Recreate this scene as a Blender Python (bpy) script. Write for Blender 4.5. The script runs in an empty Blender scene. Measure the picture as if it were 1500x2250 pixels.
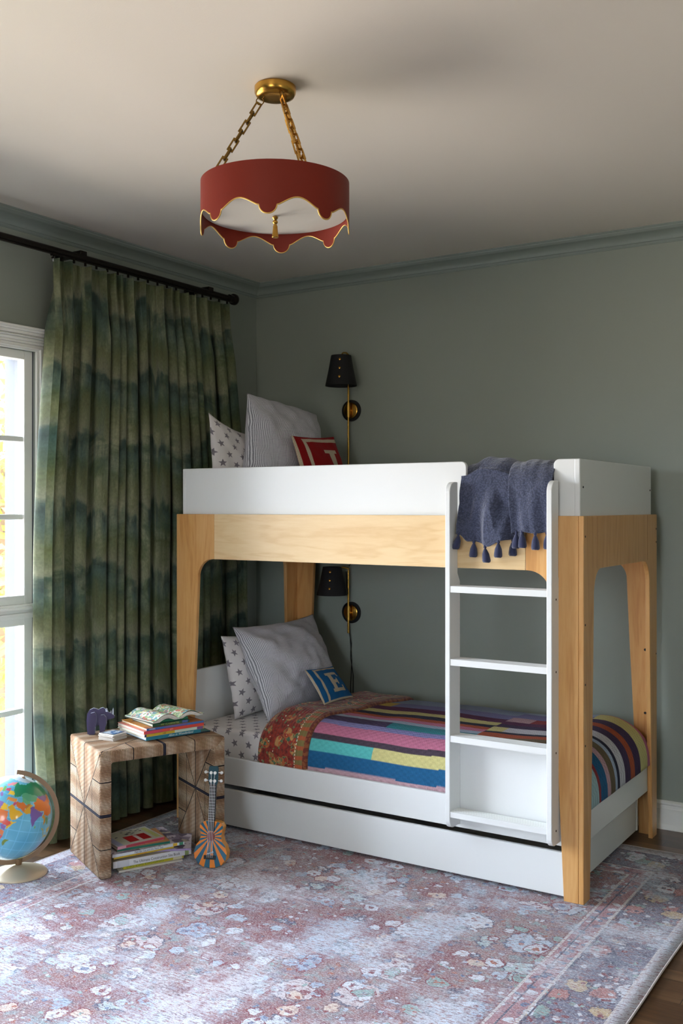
import bpy, bmesh, math, random
from math import sin, cos, pi, radians, sqrt
from mathutils import Vector, Matrix, noise

# ------------------------------------------------------------------ camera
C = bpy.context.scene.collection
scene = bpy.context.scene
YAW = radians(32.406); CAM_H = 1.5
cd = bpy.data.cameras.new('camera'); cam = bpy.data.objects.new('camera', cd); C.objects.link(cam)
cam.location = (0, 0, CAM_H); cam.rotation_euler = (pi/2, 0, YAW)
cd.sensor_fit = 'VERTICAL'; cd.sensor_height = 36.0; cd.sensor_width = 24.0
cd.lens = 2235.13/2250*36.0; cd.shift_y = -11.25/2250; cd.clip_start = 0.02
scene.camera = cam

# ------------------------------------------------------------------ daylight and exposure
SKY_STRENGTH = 9.0
world = bpy.data.worlds.new('daylight'); scene.world = world; world.use_nodes = True
wn = world.node_tree; wn.nodes.clear()
wo = wn.nodes.new('ShaderNodeOutputWorld'); wb = wn.nodes.new('ShaderNodeBackground')
tc = wn.nodes.new('ShaderNodeTexCoord'); sp = wn.nodes.new('ShaderNodeSeparateXYZ'); rp = wn.nodes.new('ShaderNodeValToRGB')
mp = wn.nodes.new('ShaderNodeMapRange'); mp.inputs[1].default_value = -1; mp.inputs[2].default_value = 1
wn.links.new(tc.outputs['Generated'], sp.inputs[0]); wn.links.new(sp.outputs['Z'], mp.inputs[0]); wn.links.new(mp.outputs[0], rp.inputs[0])
cr = rp.color_ramp; cr.elements[0].position = 0.0; cr.elements[0].color = (0.66, 0.60, 0.54, 1)
cr.elements[1].position = 1.0; cr.elements[1].color = (0.85, 1.05, 1.40, 1)
e = cr.elements.new(0.47); e.color = (0.66, 0.60, 0.54, 1)
e = cr.elements.new(0.53); e.color = (1.12, 1.22, 1.34, 1)
wn.links.new(rp.outputs[0], wb.inputs[0]); wb.inputs[1].default_value = SKY_STRENGTH
wn.links.new(wb.outputs[0], wo.inputs[0])

vs = scene.view_settings
vs.view_transform = 'Standard'; vs.look = 'None'; vs.gamma = 1; vs.use_curve_mapping = False
vs.exposure = 1.0

def portal(name, loc, rot, sx, sy):
    ld = bpy.data.lights.new(name, 'AREA'); ld.shape = 'RECTANGLE'; ld.size = sx; ld.size_y = sy
    ld.cycles.is_portal = True
    o = bpy.data.objects.new(name, ld); C.objects.link(o); o.location = loc; o.rotation_euler = rot
XL, YB, ZC = -3.656, 4.819, 2.7985      # left wall, back wall, ceiling
XR, YF = 1.9, -1.7                      # right wall, wall behind the camera
portal('daylight_portal', (XL-0.33, 1.62, 1.15), (0, -pi/2, 0), 2.2, 3.2)
portal('daylight_portal', (-.8, YF-0.2, 1.58), (pi/2, 0, pi), 1.2, 1.25)  # portal at the added front fill window
portal('daylight_portal', (XR+0.2, 0.65, 1.6), (0, pi/2, 0), .8, .7)  # portal at the added right fill window

# ------------------------------------------------------------------ helpers
MATS = {}
class S:
    """a shader socket with arithmetic"""
    def __init__(s, nt, sock): s.nt = nt; s.k = sock
    def _m(s, op, *a):
        n = s.nt.nodes.new('ShaderNodeMath'); n.operation = op
        for i, v in enumerate((s,)+a):
            if isinstance(v, S): s.nt.links.new(v.k, n.inputs[i])
            else: n.inputs[i].default_value = v
        return S(s.nt, n.outputs[0])
    def __add__(s, o): return s._m('ADD', o)
    def __radd__(s, o): return s._m('ADD', o)
    def __sub__(s, o): return s._m('SUBTRACT', o)
    def __rsub__(s, o): return (s*-1.0)+o
    def __mul__(s, o): return s._m('MULTIPLY', o)
    def __rmul__(s, o): return s._m('MULTIPLY', o)
    def __truediv__(s, o): return s._m('DIVIDE', o)
    def lt(s, o): return s._m('LESS_THAN', o)
    def gt(s, o): return s._m('GREATER_THAN', o)
    def abs(s): return s._m('ABSOLUTE')
    def sin(s): return s._m('SINE')
    def cos(s): return s._m('COSINE')
    def floor(s): return s._m('FLOOR')
    def frac(s): return s._m('FRACT')
    def mod(s, o): return s._m('FLOORED_MODULO', o)
    def min(s, o): return s._m('MINIMUM', o)
    def max(s, o): return s._m('MAXIMUM', o)
    def pow(s, o): return s._m('POWER', o)
    def sqrt(s): return s._m('SQRT')
    def atan2(s, o): return s._m('ARCTAN2', o)
    def clamp(s): return s.min(1.0).max(0.0)
    def step(s, a, b):
        n = s.nt.nodes.new('ShaderNodeMapRange'); n.interpolation_type = 'SMOOTHSTEP'
        s.nt.links.new(s.k, n.inputs[0]); n.inputs[1].default_value = a; n.inputs[2].default_value = b
        return S(s.nt, n.outputs[0])

class Mat:
    def __init__(m, name, color=(.5, .5, .5), rough=.5, metal=0.0, spec=.5, sheen=0, trans=0, coat=0):
        m.mat = bpy.data.materials.new(name); m.mat.use_nodes = True; m.nt = m.mat.node_tree
        m.b = m.nt.nodes['Principled BSDF']; m.out = m.nt.nodes['Material Output']
        m.b.inputs['Base Color'].default_value = (*color, 1); m.b.inputs['Roughness'].default_value = rough
        m.b.inputs['Metallic'].default_value = metal; m.b.inputs['Specular IOR Level'].default_value = spec
        m.b.inputs['Sheen Weight'].default_value = sheen; m.b.inputs['Coat Weight'].default_value = coat
        MATS[name] = m.mat
    def n(m, t): return m.nt.nodes.new(t)
    def obj(m):
        t = m.n('ShaderNodeTexCoord'); m.vec = t.outputs['Object']; return m._sep(t.outputs['Object'])
    def uv(m):
        t = m.n('ShaderNodeTexCoord'); m.vec = t.outputs['UV']; return m._sep(t.outputs['UV'])
    def _sep(m, k):
        s = m.n('ShaderNodeSeparateXYZ'); m.nt.links.new(k, s.inputs[0]); return [S(m.nt, s.outputs[i]) for i in range(3)]
    def vecof(m, x, y, z=0.0):
        c = m.n('ShaderNodeCombineXYZ')
        for i, v in enumerate((x, y, z)):
            if isinstance(v, S): m.nt.links.new(v.k, c.inputs[i])
            else: c.inputs[i].default_value = v
        return c.outputs[0]
    def noise(m, vec, scale, detail=3, rough=.55, color=False, dist=0):
        t = m.n('ShaderNodeTexNoise'); m.nt.links.new(vec, t.inputs['Vector']); t.inputs['Scale'].default_value = scale
        t.inputs['Detail'].default_value = detail; t.inputs['Roughness'].default_value = rough; t.inputs['Distortion'].default_value = dist
        return t.outputs['Color'] if color else S(m.nt, t.outputs[0])
    def vor(m, vec, scale, rnd=1.0, feature='F1'):
        t = m.n('ShaderNodeTexVoronoi'); t.feature = feature; m.nt.links.new(vec, t.inputs['Vector']); t.inputs['Scale'].default_value = scale
        t.inputs['Randomness'].default_value = rnd
        return t
    def ramp(m, fac, stops, mode='LINEAR'):
        r = m.n('ShaderNodeValToRGB'); m.nt.links.new(fac.k, r.inputs[0]); r.color_ramp.interpolation = mode
        el = r.color_ramp.elements
        while len(el) < len(stops): el.new(0.5)
        for i, (p, c) in enumerate(stops): el[i].position = p; el[i].color = (*c, 1)
        return r.outputs[0]
    def mix(m, fac, a, b, mode='MIX'):
        x = m.n('ShaderNodeMix'); x.data_type = 'RGBA'; x.blend_type = mode
        if isinstance(fac, S): m.nt.links.new(fac.k, x.inputs[0])
        else: x.inputs[0].default_value = fac
        for i, v in ((6, a), (7, b)):
            if isinstance(v, tuple): x.inputs[i].default_value = (*v, 1)
            else: m.nt.links.new(v, x.inputs[i])
        return x.outputs[2]
    def attr(m, name='Col'):
        a = m.n('ShaderNodeAttribute'); a.attribute_name = name; return a.outputs['Color']
    def col(m, k): m.nt.links.new(k, m.b.inputs['Base Color']); return m
    def rough(m, s): m.nt.links.new(s.k, m.b.inputs['Roughness']); return m
    def bump(m, s, dist=.002, strength=1.0):
        b = m.n('ShaderNodeBump'); b.inputs['Distance'].default_value = dist; b.inputs['Strength'].default_value = strength
        m.nt.links.new(s.k, b.inputs['Height']); m.nt.links.new(b.outputs[0], m.b.inputs['Normal']); return m
    def translucent(m, fac, colk=None):
        t = m.n('ShaderNodeBsdfTranslucent'); mx = m.n('ShaderNodeMixShader'); mx.inputs[0].default_value = fac
        if colk is not None: m.nt.links.new(colk, t.inputs[0])
        m.nt.links.new(m.b.outputs[0], mx.inputs[1]); m.nt.links.new(t.outputs[0], mx.inputs[2]); m.nt.links.new(mx.outputs[0], m.out.inputs[0])

def rgb(r, g, b):
    f = lambda c: (c/255/12.92) if c/255 <= .04045 else ((c/255+.055)/1.055)**2.4
    return (f(r), f(g), f(b))

WM = {}
def thing(name, label, cat, loc=(0, 0, 0), rotz=0.0, group=None, rot=None):
    o = bpy.data.objects.new(name, None); C.objects.link(o); o.empty_display_size = .1
    o.location = loc; o.rotation_euler = rot if rot else (0, 0, rotz)
    WM[o] = Matrix.Translation(loc) @ o.rotation_euler.to_matrix().to_4x4()
    tag(o, label, cat, group); return o
def tag(o, label=None, cat=None, group=None, kind=None):
    if label: o['label'] = label
    if cat: o['category'] = cat
    if group: o['group'] = group
    if kind: o['kind'] = kind
    return o
def mk(name, verts, faces, mat, parent=None, world=True, smooth=False, bevel=0, bseg=2, cols=None, uvs=None, mats=None, fmat=None, solid=0, solidoff=-1, label=None):
    me = bpy.data.meshes.new(name); me.from_pydata([tuple(v) for v in verts], [], faces)
    for m in (mats or [mat]):
        me.materials.append(MATS[m])
    if fmat:
        for p, i in zip(me.polygons, fmat): p.material_index = i
    if cols:
        a = me.color_attributes.new('Col', 'FLOAT_COLOR', 'POINT')
        for i, c in enumerate(cols): a.data[i].color = (*c, 1)
    if uvs:
        u = me.uv_layers.new(name='UVMap')
        for l in me.loops: u.data[l.index].uv = uvs[l.vertex_index]
    bm = bmesh.new(); bm.from_mesh(me); bmesh.ops.recalc_face_normals(bm, faces=bm.faces); bm.to_mesh(me); bm.free()
    if smooth:
        for p in me.polygons: p.use_smooth = True
    me.update()
    o = bpy.data.objects.new(name, me); C.objects.link(o)
    # put the origin at the base centre of the piece
    xs = [v[0] for v in verts]; ys = [v[1] for v in verts]; zs = [v[2] for v in verts]
    c = Vector(((min(xs)+max(xs))/2, (min(ys)+max(ys))/2, min(zs))) if world else None
    if world and parent is None and not name.startswith(('rug',)):
        me.transform(Matrix.Translation(-c)); o.location = c
    if parent:
        o.parent = parent
        if world and parent in WM: o.matrix_parent_inverse = WM[parent].inverted()
    if bevel:
        b = o.modifiers.new('bevel', 'BEVEL'); b.width = bevel; b.segments = bseg; b.limit_method = 'ANGLE'; b.angle_limit = radians(40)
        b.harden_normals = False
    if solid:
        s = o.modifiers.new('solid', 'SOLIDIFY'); s.thickness = solid; s.offset = solidoff
    if label: o['label'] = label
    return o
def smooth_angle(o, deg=40):
    for p in o.data.polygons: p.use_smooth = True
    bm = bmesh.new(); bm.from_mesh(o.data)
    for e in bm.edges:
        if len(e.link_faces) == 2 and e.calc_face_angle(0) > radians(deg): e.smooth = False
    bm.to_mesh(o.data); bm.free(); return o

class G:
    """collects geometry"""
    def __init__(g): g.v = []; g.f = []; g.m = []
    def add(g, v, f, m=0):
        n = len(g.v); g.v += [Vector(p) for p in v]; g.f += [[i+n for i in q] for q in f]; g.m += [m]*len(f); return g
    def box(g, x0, x1, y0, y1, z0, z1, m=0):
        v = [(x, y, z) for x in (x0, x1) for y in (y0, y1) for z in (z0, z1)]
        return g.add(v, [(0, 1, 3, 2), (4, 6, 7, 5), (0, 4, 5, 1), (2, 3, 7, 6), (0, 2, 6, 4), (1, 5, 7, 3)], m)
    def prism(g, poly, axis, a, b, m=0):
        """poly 2-D; axis 'x': poly=(y,z); 'y': poly=(x,z); 'z': poly=(x,y)"""
        def P(p, t): return {'x': (t, p[0], p[1]), 'y': (p[0], t, p[1]), 'z': (p[0], p[1], t)}[axis]
        n = len(poly); v = [P(p, a) for p in poly]+[P(p, b) for p in poly]
        return g.add(v, [list(range(n)), list(range(2*n-1, n-1, -1))]+[(i, (i+1) % n, n+(i+1) % n, n+i) for i in range(n)], m)
    def tube(g, pts, r, n=12, m=0, caps=True, closed=False):
        pts = [Vector(p) for p in pts]; N = len(pts); rs = r if isinstance(r, (list, tuple)) else [r]*N
        v = []; prev = None
        for i, p in enumerate(pts):
            if closed: t = pts[(i+1) % N]-pts[i-1]
            else: t = pts[min(i+1, N-1)]-pts[max(i-1, 0)]
            t.normalize()
            if prev is None:
                a = Vector((0, 0, 1)) if abs(t.z) < .9 else Vector((1, 0, 0)); u = t.cross(a).normalized()
            else: u = (prev-t*prev.dot(t)).normalized()
            prev = u; w = t.cross(u)
            v += [p+(u*cos(2*pi*k/n)+w*sin(2*pi*k/n))*rs[i] for k in range(n)]
        f = []
        for i in range(N if closed else N-1):
            j = (i+1) % N
            f += [(i*n+k, i*n+(k+1) % n, j*n+(k+1) % n, j*n+k) for k in range(n)]
        if caps and not closed: f += [list(range(n-1, -1, -1)), [(N-1)*n+k for k in range(n)]]
        return g.add(v, f, m)
    def lathe(g, prof, c=(0, 0, 0), n=32, m=0, ax='z', closed=False):
        """prof = [(r,h)]"""
        c = Vector(c); v = []
        for r, h in prof:
            for k in range(n):
                a = 2*pi*k/n; x, y = r*cos(a), r*sin(a)
                v.append(c+Vector({'z': (x, y, h), 'y': (x, h, y), 'x': (h, x, y)}[ax]))
        f = []; M = len(prof)
        for i in range(M if closed else M-1):
            j = (i+1) % M
            f += [(i*n+k, i*n+(k+1) % n, j*n+(k+1) % n, j*n+k) for k in range(n)]
        if not closed: f += [list(range(n)), [(M-1)*n+k for k in range(n)][::-1]]
        return g.add(v, f, m)
    def xf(g, M): g.v = [M @ v for v in g.v]; return g
    def out(g, name, mat, parent=None, world=True, **k):
        mats = k.pop('mats', None); sa = k.pop('sa', None)
        o = mk(name, g.v, g.f, mat, parent, world, mats=mats, fmat=g.m if mats else None, **k)
        if sa: smooth_angle(o, sa)
        return o
def struct(o): o['kind'] = 'structure'; return o
def grid(nu, nv, fn):
    v = [fn(i/(nu-1), j/(nv-1)) for i in range(nu) for j in range(nv)]
    f = [(i*nv+j, (i+1)*nv+j, (i+1)*nv+j+1, i*nv+j+1) for i in range(nu-1) for j in range(nv-1)]
    return v, f
def nz(x, y=0, z=0, s=1.0): return noise.noise(Vector((x*s, y*s, z*s)))
def lerp(a, b, t): return a+(b-a)*t
def sstep(a, b, x):
    t = max(0, min(1, (x-a)/(b-a))); return t*t*(3-2*t)

# ------------------------------------------------------------------ materials
m = Mat('wall_paint', rgb(149, 157, 147), .5); x = m.obj(); m.bump(m.noise(m.vec, 220, 3), .0006, .5)
m = Mat('crown_paint', rgb(142, 153, 147), .26)
m = Mat('ceiling_paint', rgb(214, 208, 196), .6); x = m.obj(); m.bump(m.noise(m.vec, 180, 3), .0006, .4)
m = Mat('trim_white', rgb(240, 241, 236), .3)
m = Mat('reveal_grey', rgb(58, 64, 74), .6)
m = Mat('metal_track', rgb(70, 66, 70), .4, .6)
m = Mat('white_lacquer', rgb(226, 228, 226), .32)
m = Mat('black_hole', rgb(22, 18, 14), .6)
m = Mat('bronze_dark', rgb(34, 29, 25), .38, .7)
m = Mat('brass', rgb(196, 150, 70), .26, 1.0)
m = Mat('brass_dark', rgb(120, 92, 44), .35, 1.0)
m = Mat('chrome', rgb(200, 200, 200), .2, 1.0)
m = Mat('shade_black', rgb(18, 18, 20), .75)
m = Mat('cord_black', rgb(12, 12, 12), .6)
m = Mat('shade_red', rgb(118, 32, 15), .5, spec=.3)
m = Mat('shade_gold', rgb(214, 176, 96), .35, .6)
m = Mat('diffuser', rgb(206, 204, 194), .5); m.translucent(.35)
m = Mat('slats', rgb(190, 150, 100), .6)
m = Mat('mattress_white', rgb(220, 220, 222), .8)
g_ = Mat('glass', (1, 1, 1), 0.0)
gl = g_.n('ShaderNodeBsdfGlass'); tr = g_.n('ShaderNodeBsdfTransparent'); mx = g_.n('ShaderNodeMixShader')
fr = g_.n('ShaderNodeFresnel'); fr.inputs[0].default_value = 1.3; gy = g_.n('ShaderNodeBsdfGlossy'); gy.inputs['Roughness'].default_value = .02
g_.nt.links.new(fr.outputs[0], mx.inputs[0]); g_.nt.links.new(tr.outputs[0], mx.inputs[1]); g_.nt.links.new(gy.outputs[0], mx.inputs[2]); g_.nt.links.new(mx.outputs[0], g_.out.inputs[0])
g_.nt.nodes.remove(gl)

def wood(name, axis, c0, c1, c2, scale=1.0, rough=.38):
    m = Mat(name, c1, rough, coat=.15); x, y, z = m.obj()
    if axis == 'z': v = m.vecof(x*1.0, y*1.0, z*.09)
    else: v = m.vecof(x*.13, y*1.0, z*1.0)
    big = m.noise(v, 9*scale, 3, .6, dist=.6)
    rings = ((big*34.0).sin()*.5+.5).pow(3.0)
    fine = m.noise(v, 90*scale, 4, .6)
    f = (rings*.19+fine*.42+big*.36)
    k = m.ramp(f, [(.25, c0), (.5, c1), (.85, c2)])
    m.col(k); m.bump(fine, .0004, .4)
wood('maple_upright', 'z', rgb(220, 172, 110), rgb(208, 154, 90), rgb(184, 126, 66))
wood('maple_rail', 'x', rgb(230, 202, 156), rgb(224, 192, 142), rgb(208, 168, 116))
m = Mat('ply_edge', rgb(170, 112, 60), .5); x, y, z = m.obj(); k = m.noise(m.vecof(x*900.0, y*900.0, z*6.0), 1, 2)
m.col(m.ramp(k, [(.3, rgb(196, 142, 84)), (.7, rgb(136, 84, 44))]))

# dark oak parquet floor
m = Mat('parquet', rgb(70, 48, 32), .3, coat=.2); x, y, z = m.obj()
W = .075; L = .42
row = (y/W).floor(); off = (row*.37).frac(); cell = (x/L+off).floor(); seed = (row*12.9898+cell*78.233).sin()*43758.5
rnd = seed.frac()
gx = (x/L+off).frac(); gy_ = (y/W).frac()
gap = (gx.lt(.006)+gy_.lt(.02)).clamp()
gr = m.noise(m.vecof(x*6.0+rnd*40.0, y*60.0), 1.0, 4, .6)
k = m.ramp((gr*.6+rnd.abs()*.4), [(.2, rgb(58, 38, 25)), (.5, rgb(92, 64, 42)), (.8, rgb(122, 92, 64))])
m.col(m.mix(gap, k, rgb(20, 13, 9))); m.bump(gr-gap, .0008, .6)

# curtain: painted landscape bands dripping downwards
m = Mat('curtain_fabric', rgb(80, 90, 60), .75, sheen=.1); u, v, _ = m.uv()
tone = m.noise(m.vecof(u*1.1, v*.9), 1.6, 2)
jag = m.noise(m.vecof(u*1.0, v*.05), 5.0, 4, .65)
blot = m.noise(m.vecof(u, v), 3.2, 5, .65, dist=.8)
drip = m.noise(m.vecof(u*1.0, v*.10), 26.0, 4, .6)
weave = m.noise(m.vecof(u*1.0, v*.25), 260.0, 2)
ph = ((v+(jag-.5)*.42+(blot-.5)*.22+(tone-.5)*.3+.13)/.315).frac()
tl, tld, bg, ol, ol2 = rgb(92, 118, 104), rgb(58, 82, 74), rgb(152, 154, 126), rgb(116, 124, 80), rgb(92, 112, 80)
k = m.ramp(ph, [(0.0, tld), (.10, rgb(72, 98, 86)), (.19, bg), (.36, rgb(134, 140, 100)), (.52, ol), (.68, ol2), (.84, tl), (.96, rgb(76, 102, 92)), (1.0, tld)])
k2 = m.ramp(blot, [(.32, rgb(58, 86, 78)), (.44, rgb(98, 112, 76)), (.56, rgb(160, 164, 132)), (.66, rgb(98, 116, 74)), (.75, rgb(74, 106, 98))])
k = m.mix(drip.step(.35, .70)*.8, k, k2)
k = m.mix(.55, k, m.ramp(drip, [(.32, rgb(120, 122, 116)), (.66, rgb(255, 255, 250))]), 'MULTIPLY')
k = m.mix(.35, k, m.ramp(weave, [(.3, rgb(130, 130, 130)), (.7, rgb(255, 255, 255))]), 'MULTIPLY')
m.col(k); m.bump(weave, .0005, .4); m.translucent(.16, k)

# star printed cotton (uv in metres)
def star_mat(name, base, ink, pitch=.082, R=.021):
    m = Mat(name, base, .85, sheen=.2); u, v, _ = m.uv()
    row = (v/(pitch*.62)).floor(); sh = row.mod(2.0)*.5
    uu = ((u/pitch+sh).frac()-.5)*pitch; vv = ((v/(pitch*.62)).frac()-.5)*(pitch*.62)
    r = (uu*uu+vv*vv).sqrt()
    idn = ((u/pitch+sh).floor()*1.7+row*2.3).sin()*.35
    th = uu.atan2(vv)+idn+pi*4
    ph = (th.mod(2*pi/5)-pi/5).abs()*-1.0+pi/5       # 0 at tip
    # edge from tip (R,0) to notch (.42R at 36deg)
    nx_, ny_ = .42*sin(pi/5), 1-.42*cos(pi/5)
    d = (ph.cos()*r)*nx_+(ph.sin()*r)*ny_
    ins = d.lt(R*nx_)
    wob = m.noise(m.vec, 60, 2)
    m.col(m.mix(ins*(wob*.3+.75), base, ink)); m.bump(m.noise(m.vec, 500, 1), .0003, .3)
star_mat('star_cotton', rgb(216, 212, 210), rgb(104, 98, 108))

# ticking stripe linen
m = Mat('ticking', rgb(150, 152, 160), .9, sheen=.2); u, v, _ = m.uv()
wv = m.noise(m.vec, 9, 3)
st = ((u+wv*.010)*(2*pi/.0062)).sin().step(-.3, .4)
slub = m.noise(m.vecof(u*30.0, v*300.0), 1.0, 2)
m.col(m.mix(st*(slub*.5+.45), rgb(214, 214, 220), rgb(46, 50, 72)))
cr_ = m.noise(m.vecof(u*6.0, v*26.0), 1.0, 4, .6)
m.bump(cr_, .012, .55)

# knitted letter cushions, quilt: painted per vertex, knit bump on top
def knit(name, s=260, dist=.0016, rough=.9):
    m = Mat(name, (.5, .5, .5), rough, sheen=.04, spec=.2); u, v, _ = m.uv()
    a = ((u*s*1.0).sin()*((v*s*.8+(u*s*.5).floor().mod(2.0)*pi)).sin())
    nn = m.noise(m.vec, 400, 2) if s > 400 else m.noise(m.vecof(u*70.0, v*210.0), 1.0, 3)
    c = m.attr()
    sh = m.ramp(nn*.6+a*.2+.2, [(.15, (.45, .45, .45)), (.75, (1, 1, 1))])
    m.col(m.mix(.55, c, sh, 'MULTIPLY')); m.bump(a*.5+nn*.8, dist, .8)
knit('knit_wool', 700); knit('quilt_stitch', 300, .0035)

# red floral print on the turned-back side of the quilt
m = Mat('floral_print', rgb(130, 40, 30), .9, sheen=.2); u, v, _ = m.uv()
wz = m.n('ShaderNodeVectorMath'); wz.operation = 'MULTIPLY_ADD'
m.nt.links.new(m.noise(m.vec, 22, 3, color=True), wz.inputs[0]); wz.inputs[1].default_value = (.03, .03, .03); m.nt.links.new(m.vec, wz.inputs[2])
v1 = m.vor(wz.outputs[0], 19); v2 = m.vor(wz.outputs[0], 62); n2 = m.noise(m.vec, 60, 4)
d1 = S(m.nt, v1.outputs['Distance']); d2 = S(m.nt, v2.outputs['Distance'])
sc = m._sep(v1.outputs['Color']); s2 = m._sep(v2.outputs['Color'])
basec = m.ramp(n2, [(.35, rgb(92, 26, 20)), (.6, rgb(150, 48, 32))])
flw = m.ramp(sc[0], [(.0, rgb(196, 120, 50)), (.3, rgb(120, 126, 84)), (.5, rgb(196, 92, 48)), (.7, rgb(88, 108, 90)), (.9, rgb(176, 132, 72))], 'CONSTANT')
flw = m.mix((d2*3.0).step(.5, 1.1), flw, m.ramp(s2[1], [(0, rgb(186, 140, 84)), (.35, rgb(150, 50, 34)), (.6, rgb(64, 96, 72)), (.8, rgb(180, 92, 48))], 'CONSTANT'))
k = m.mix(d1.lt(.44), basec, flw)
k = m.mix(((d1-.44).abs().lt(.03)), k, rgb(152, 112, 66))
leaf = (s2[2].gt(.72))*(d2.lt(.35)); k = m.mix(leaf, k, rgb(104, 116, 76))
k = m.mix(((s2[0].gt(.86))*(d2.lt(.22))), k, rgb(224, 206, 180))
band = ((u-.245).abs().lt(.022)); k = m.mix(band, k, m.mix(((v*150.0).sin()*.5+n2).gt(.62), rgb(120, 106, 58), rgb(170, 84, 44)))
st1 = ((u-.222).abs().lt(.0022))*((v*420.0).sin().gt(-.2)); k = m.mix(st1, k, rgb(222, 208, 186))
k = m.mix((u.gt(.268)), k, m.mix(n2.gt(.5), rgb(104, 40, 28), rgb(132, 76, 40)))
m.col(k); m.bump(((u*380.0).sin()*.5+n2), .0018, .8)

# crinkled navy gauze throw
m = Mat('navy_gauze', rgb(62, 70, 100), .95, sheen=.4); u, v, _ = m.uv()
c1 = m.vor(m.vecof(u*1.0, v*1.5), 120); d = S(m.nt, c1.outputs['Distance']); n1 = m.noise(m.vec, 40, 4)
m.col(m.ramp(d*.9+n1*.35, [(.1, rgb(64, 70, 94)), (.45, rgb(74, 81, 106)), (.8, rgb(52, 58, 80))]))
m.bump(n1*.9-d*.45, .0045, .9)
m = Mat('navy_thread', rgb(44, 50, 82), .9, sheen=.3); x, y, z = m.obj(); m.bump(m.noise(m.vecof(x*300.0, y*300.0, z*10.0), 1.0, 2), .002, .8)

# woven seagrass
def grass(name, mode):
    m = Mat(name, rgb(180, 146, 108), .8, spec=.3); x, y, z = m.obj()
    H = .52
    if mode == 'side': p, q, hq, hp = y, z-H*.5, .26, .2
    elif mode == 'top': p, q, hq, hp = y, x, .28, .2
    P_ = .0062
    def rope(along, across):
        r = ((across/P_)*pi).sin().abs()
        tw = ((along/P_*1.0+(across/P_).floor()*.5+(across/P_).frac()*.9)*2.2).sin()*.5+.5
        return r, tw
    if mode in ('side', 'top'):
        inner = (p.abs()*(hq/hp*.98)).lt(q.abs())
        inner = inner*1.0
        r1, t1 = rope(p, q); r2, t2 = rope(q, p)
        r = r1*(1.0-inner)+r2*inner; t = t1*(1.0-inner)+t2*inner
        line = ((p.abs()*(hq/hp*.98)-q.abs()).abs().lt(.0035))
        line = line.max(p.abs().lt(.0035)).max(((p.abs()-.1).abs().lt(.0018))*(1.0-inner)*(q.abs().lt(.26)))
        line = line.max(((q.abs()-.135).abs().lt(.0022))*(1.0-inner))
        band = q.abs().lt(.0062)
        idx = ((q/P_).floor()*(1.0-inner)+(p/P_).floor()*inner)
    elif mode == 'legedge':
        r, t = rope(x, z); line = ((z-H*.5).abs()-.135).abs().lt(.0022); band = (z-H*.5).abs().lt(.0062); idx = (z/P_).floor()
    else:
        r, t = rope(z, x); line = (x.abs()-.135).abs().lt(.0022); band = x.abs().lt(.0062); idx = (x/P_).floor()
    idr = (idx*12.9898).sin()*.5+.5
    n_ = m.noise(m.vec, 30, 3); n3 = m.noise(m.vec, 260, 2)
    k = m.ramp(idr*.35+n_*.45+n3*.25, [(.25, rgb(150, 116, 86)), (.5, rgb(190, 156, 124)), (.8, rgb(216, 196, 170))])
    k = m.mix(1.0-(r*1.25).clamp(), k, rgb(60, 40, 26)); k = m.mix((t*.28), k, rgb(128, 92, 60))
    k = m.mix(line, k, rgb(36, 28, 26)); k = m.mix(band, k, rgb(40, 38, 52))
    m.col(k); m.bump(r*.8+t*.35, .003, 1.0)
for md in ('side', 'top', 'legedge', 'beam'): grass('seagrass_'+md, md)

# faded oriental rug
m = Mat('rug_weave', rgb(170, 170, 180), .95, spec=.2, sheen=.2); x, y, z = m.obj()
RX0, RX1, RY0, RY1 = -3.38, -.877, 1.05, 4.47
dx = (x-RX0).min(x*-1.0+RX1); dy = (y-RY0).min(y*-1.0+RY1); de = dx.min(dy)
wp = m.n('ShaderNodeVectorMath'); wp.operation = 'MULTIPLY_ADD'
m.nt.links.new(m.noise(m.vec, 5, 3, color=True), wp.inputs[0]); wp.inputs[1].default_value = (.10, .10, 0); m.nt.links.new(m.vec, wp.inputs[2])
# mirrored coordinates give the field its symmetry
cx_, cy_ = (RX0+RX1)/2, (RY0+RY1)/2
xm = (x-cx_).abs(); ym = (y-cy_).abs()
nw = m._sep(m.noise(m.vec, 7, 3, color=True))
mv = m.vecof(xm+nw[0]*.07, ym+nw[1]*.07)
pale, pale2, mar, blu, tea, rus, ink = rgb(206, 210, 220), rgb(172, 188, 206), rgb(118, 34, 50), rgb(88, 110, 146), rgb(130, 160, 158), rgb(160, 88, 64), rgb(62, 66, 94)
hf = m.noise(m.vec, 55, 4, .7); mf = m.noise(m.vec, 17, 3, .6)
big = m.vor(mv, 5.2, .9); dB = S(m.nt, big.outputs['Distance']); cB = m._sep(big.outputs['Color'])
med = m.vor(mv, 11.5, .85); dM = S(m.nt, med.outputs['Distance'])+(hf-.5)*.35+(mf-.5)*.3; cM = m._sep(med.outputs['Color'])
sml = m.vor(mv, 30); dS = S(m.nt, sml.outputs['Distance'])+(hf-.5)*.5; cS = m._sep(sml.outputs['Color'])
ground = m.mix(m.noise(m.vec, 1.9, 3).step(.42, .58), m.ramp(hf, [(.35, rgb(112, 38, 52)), (.5, rgb(134, 78, 84)), (.65, rgb(146, 122, 122))]), m.ramp(mf, [(.35, rgb(124, 112, 128)), (.5, rgb(150, 120, 118)), (.65, rgb(128, 146, 152))]))
k = ground
dBn = dB+(mf-.5)*.4+(hf-.5)*.2
k = m.mix(dBn.lt(.40)*(cB[2].gt(.3)), k, m.ramp(cB[0], [(0, pale), (.35, pale2), (.6, rgb(172, 190, 194)), (.8, rgb(196, 186, 190))], 'CONSTANT'))
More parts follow.
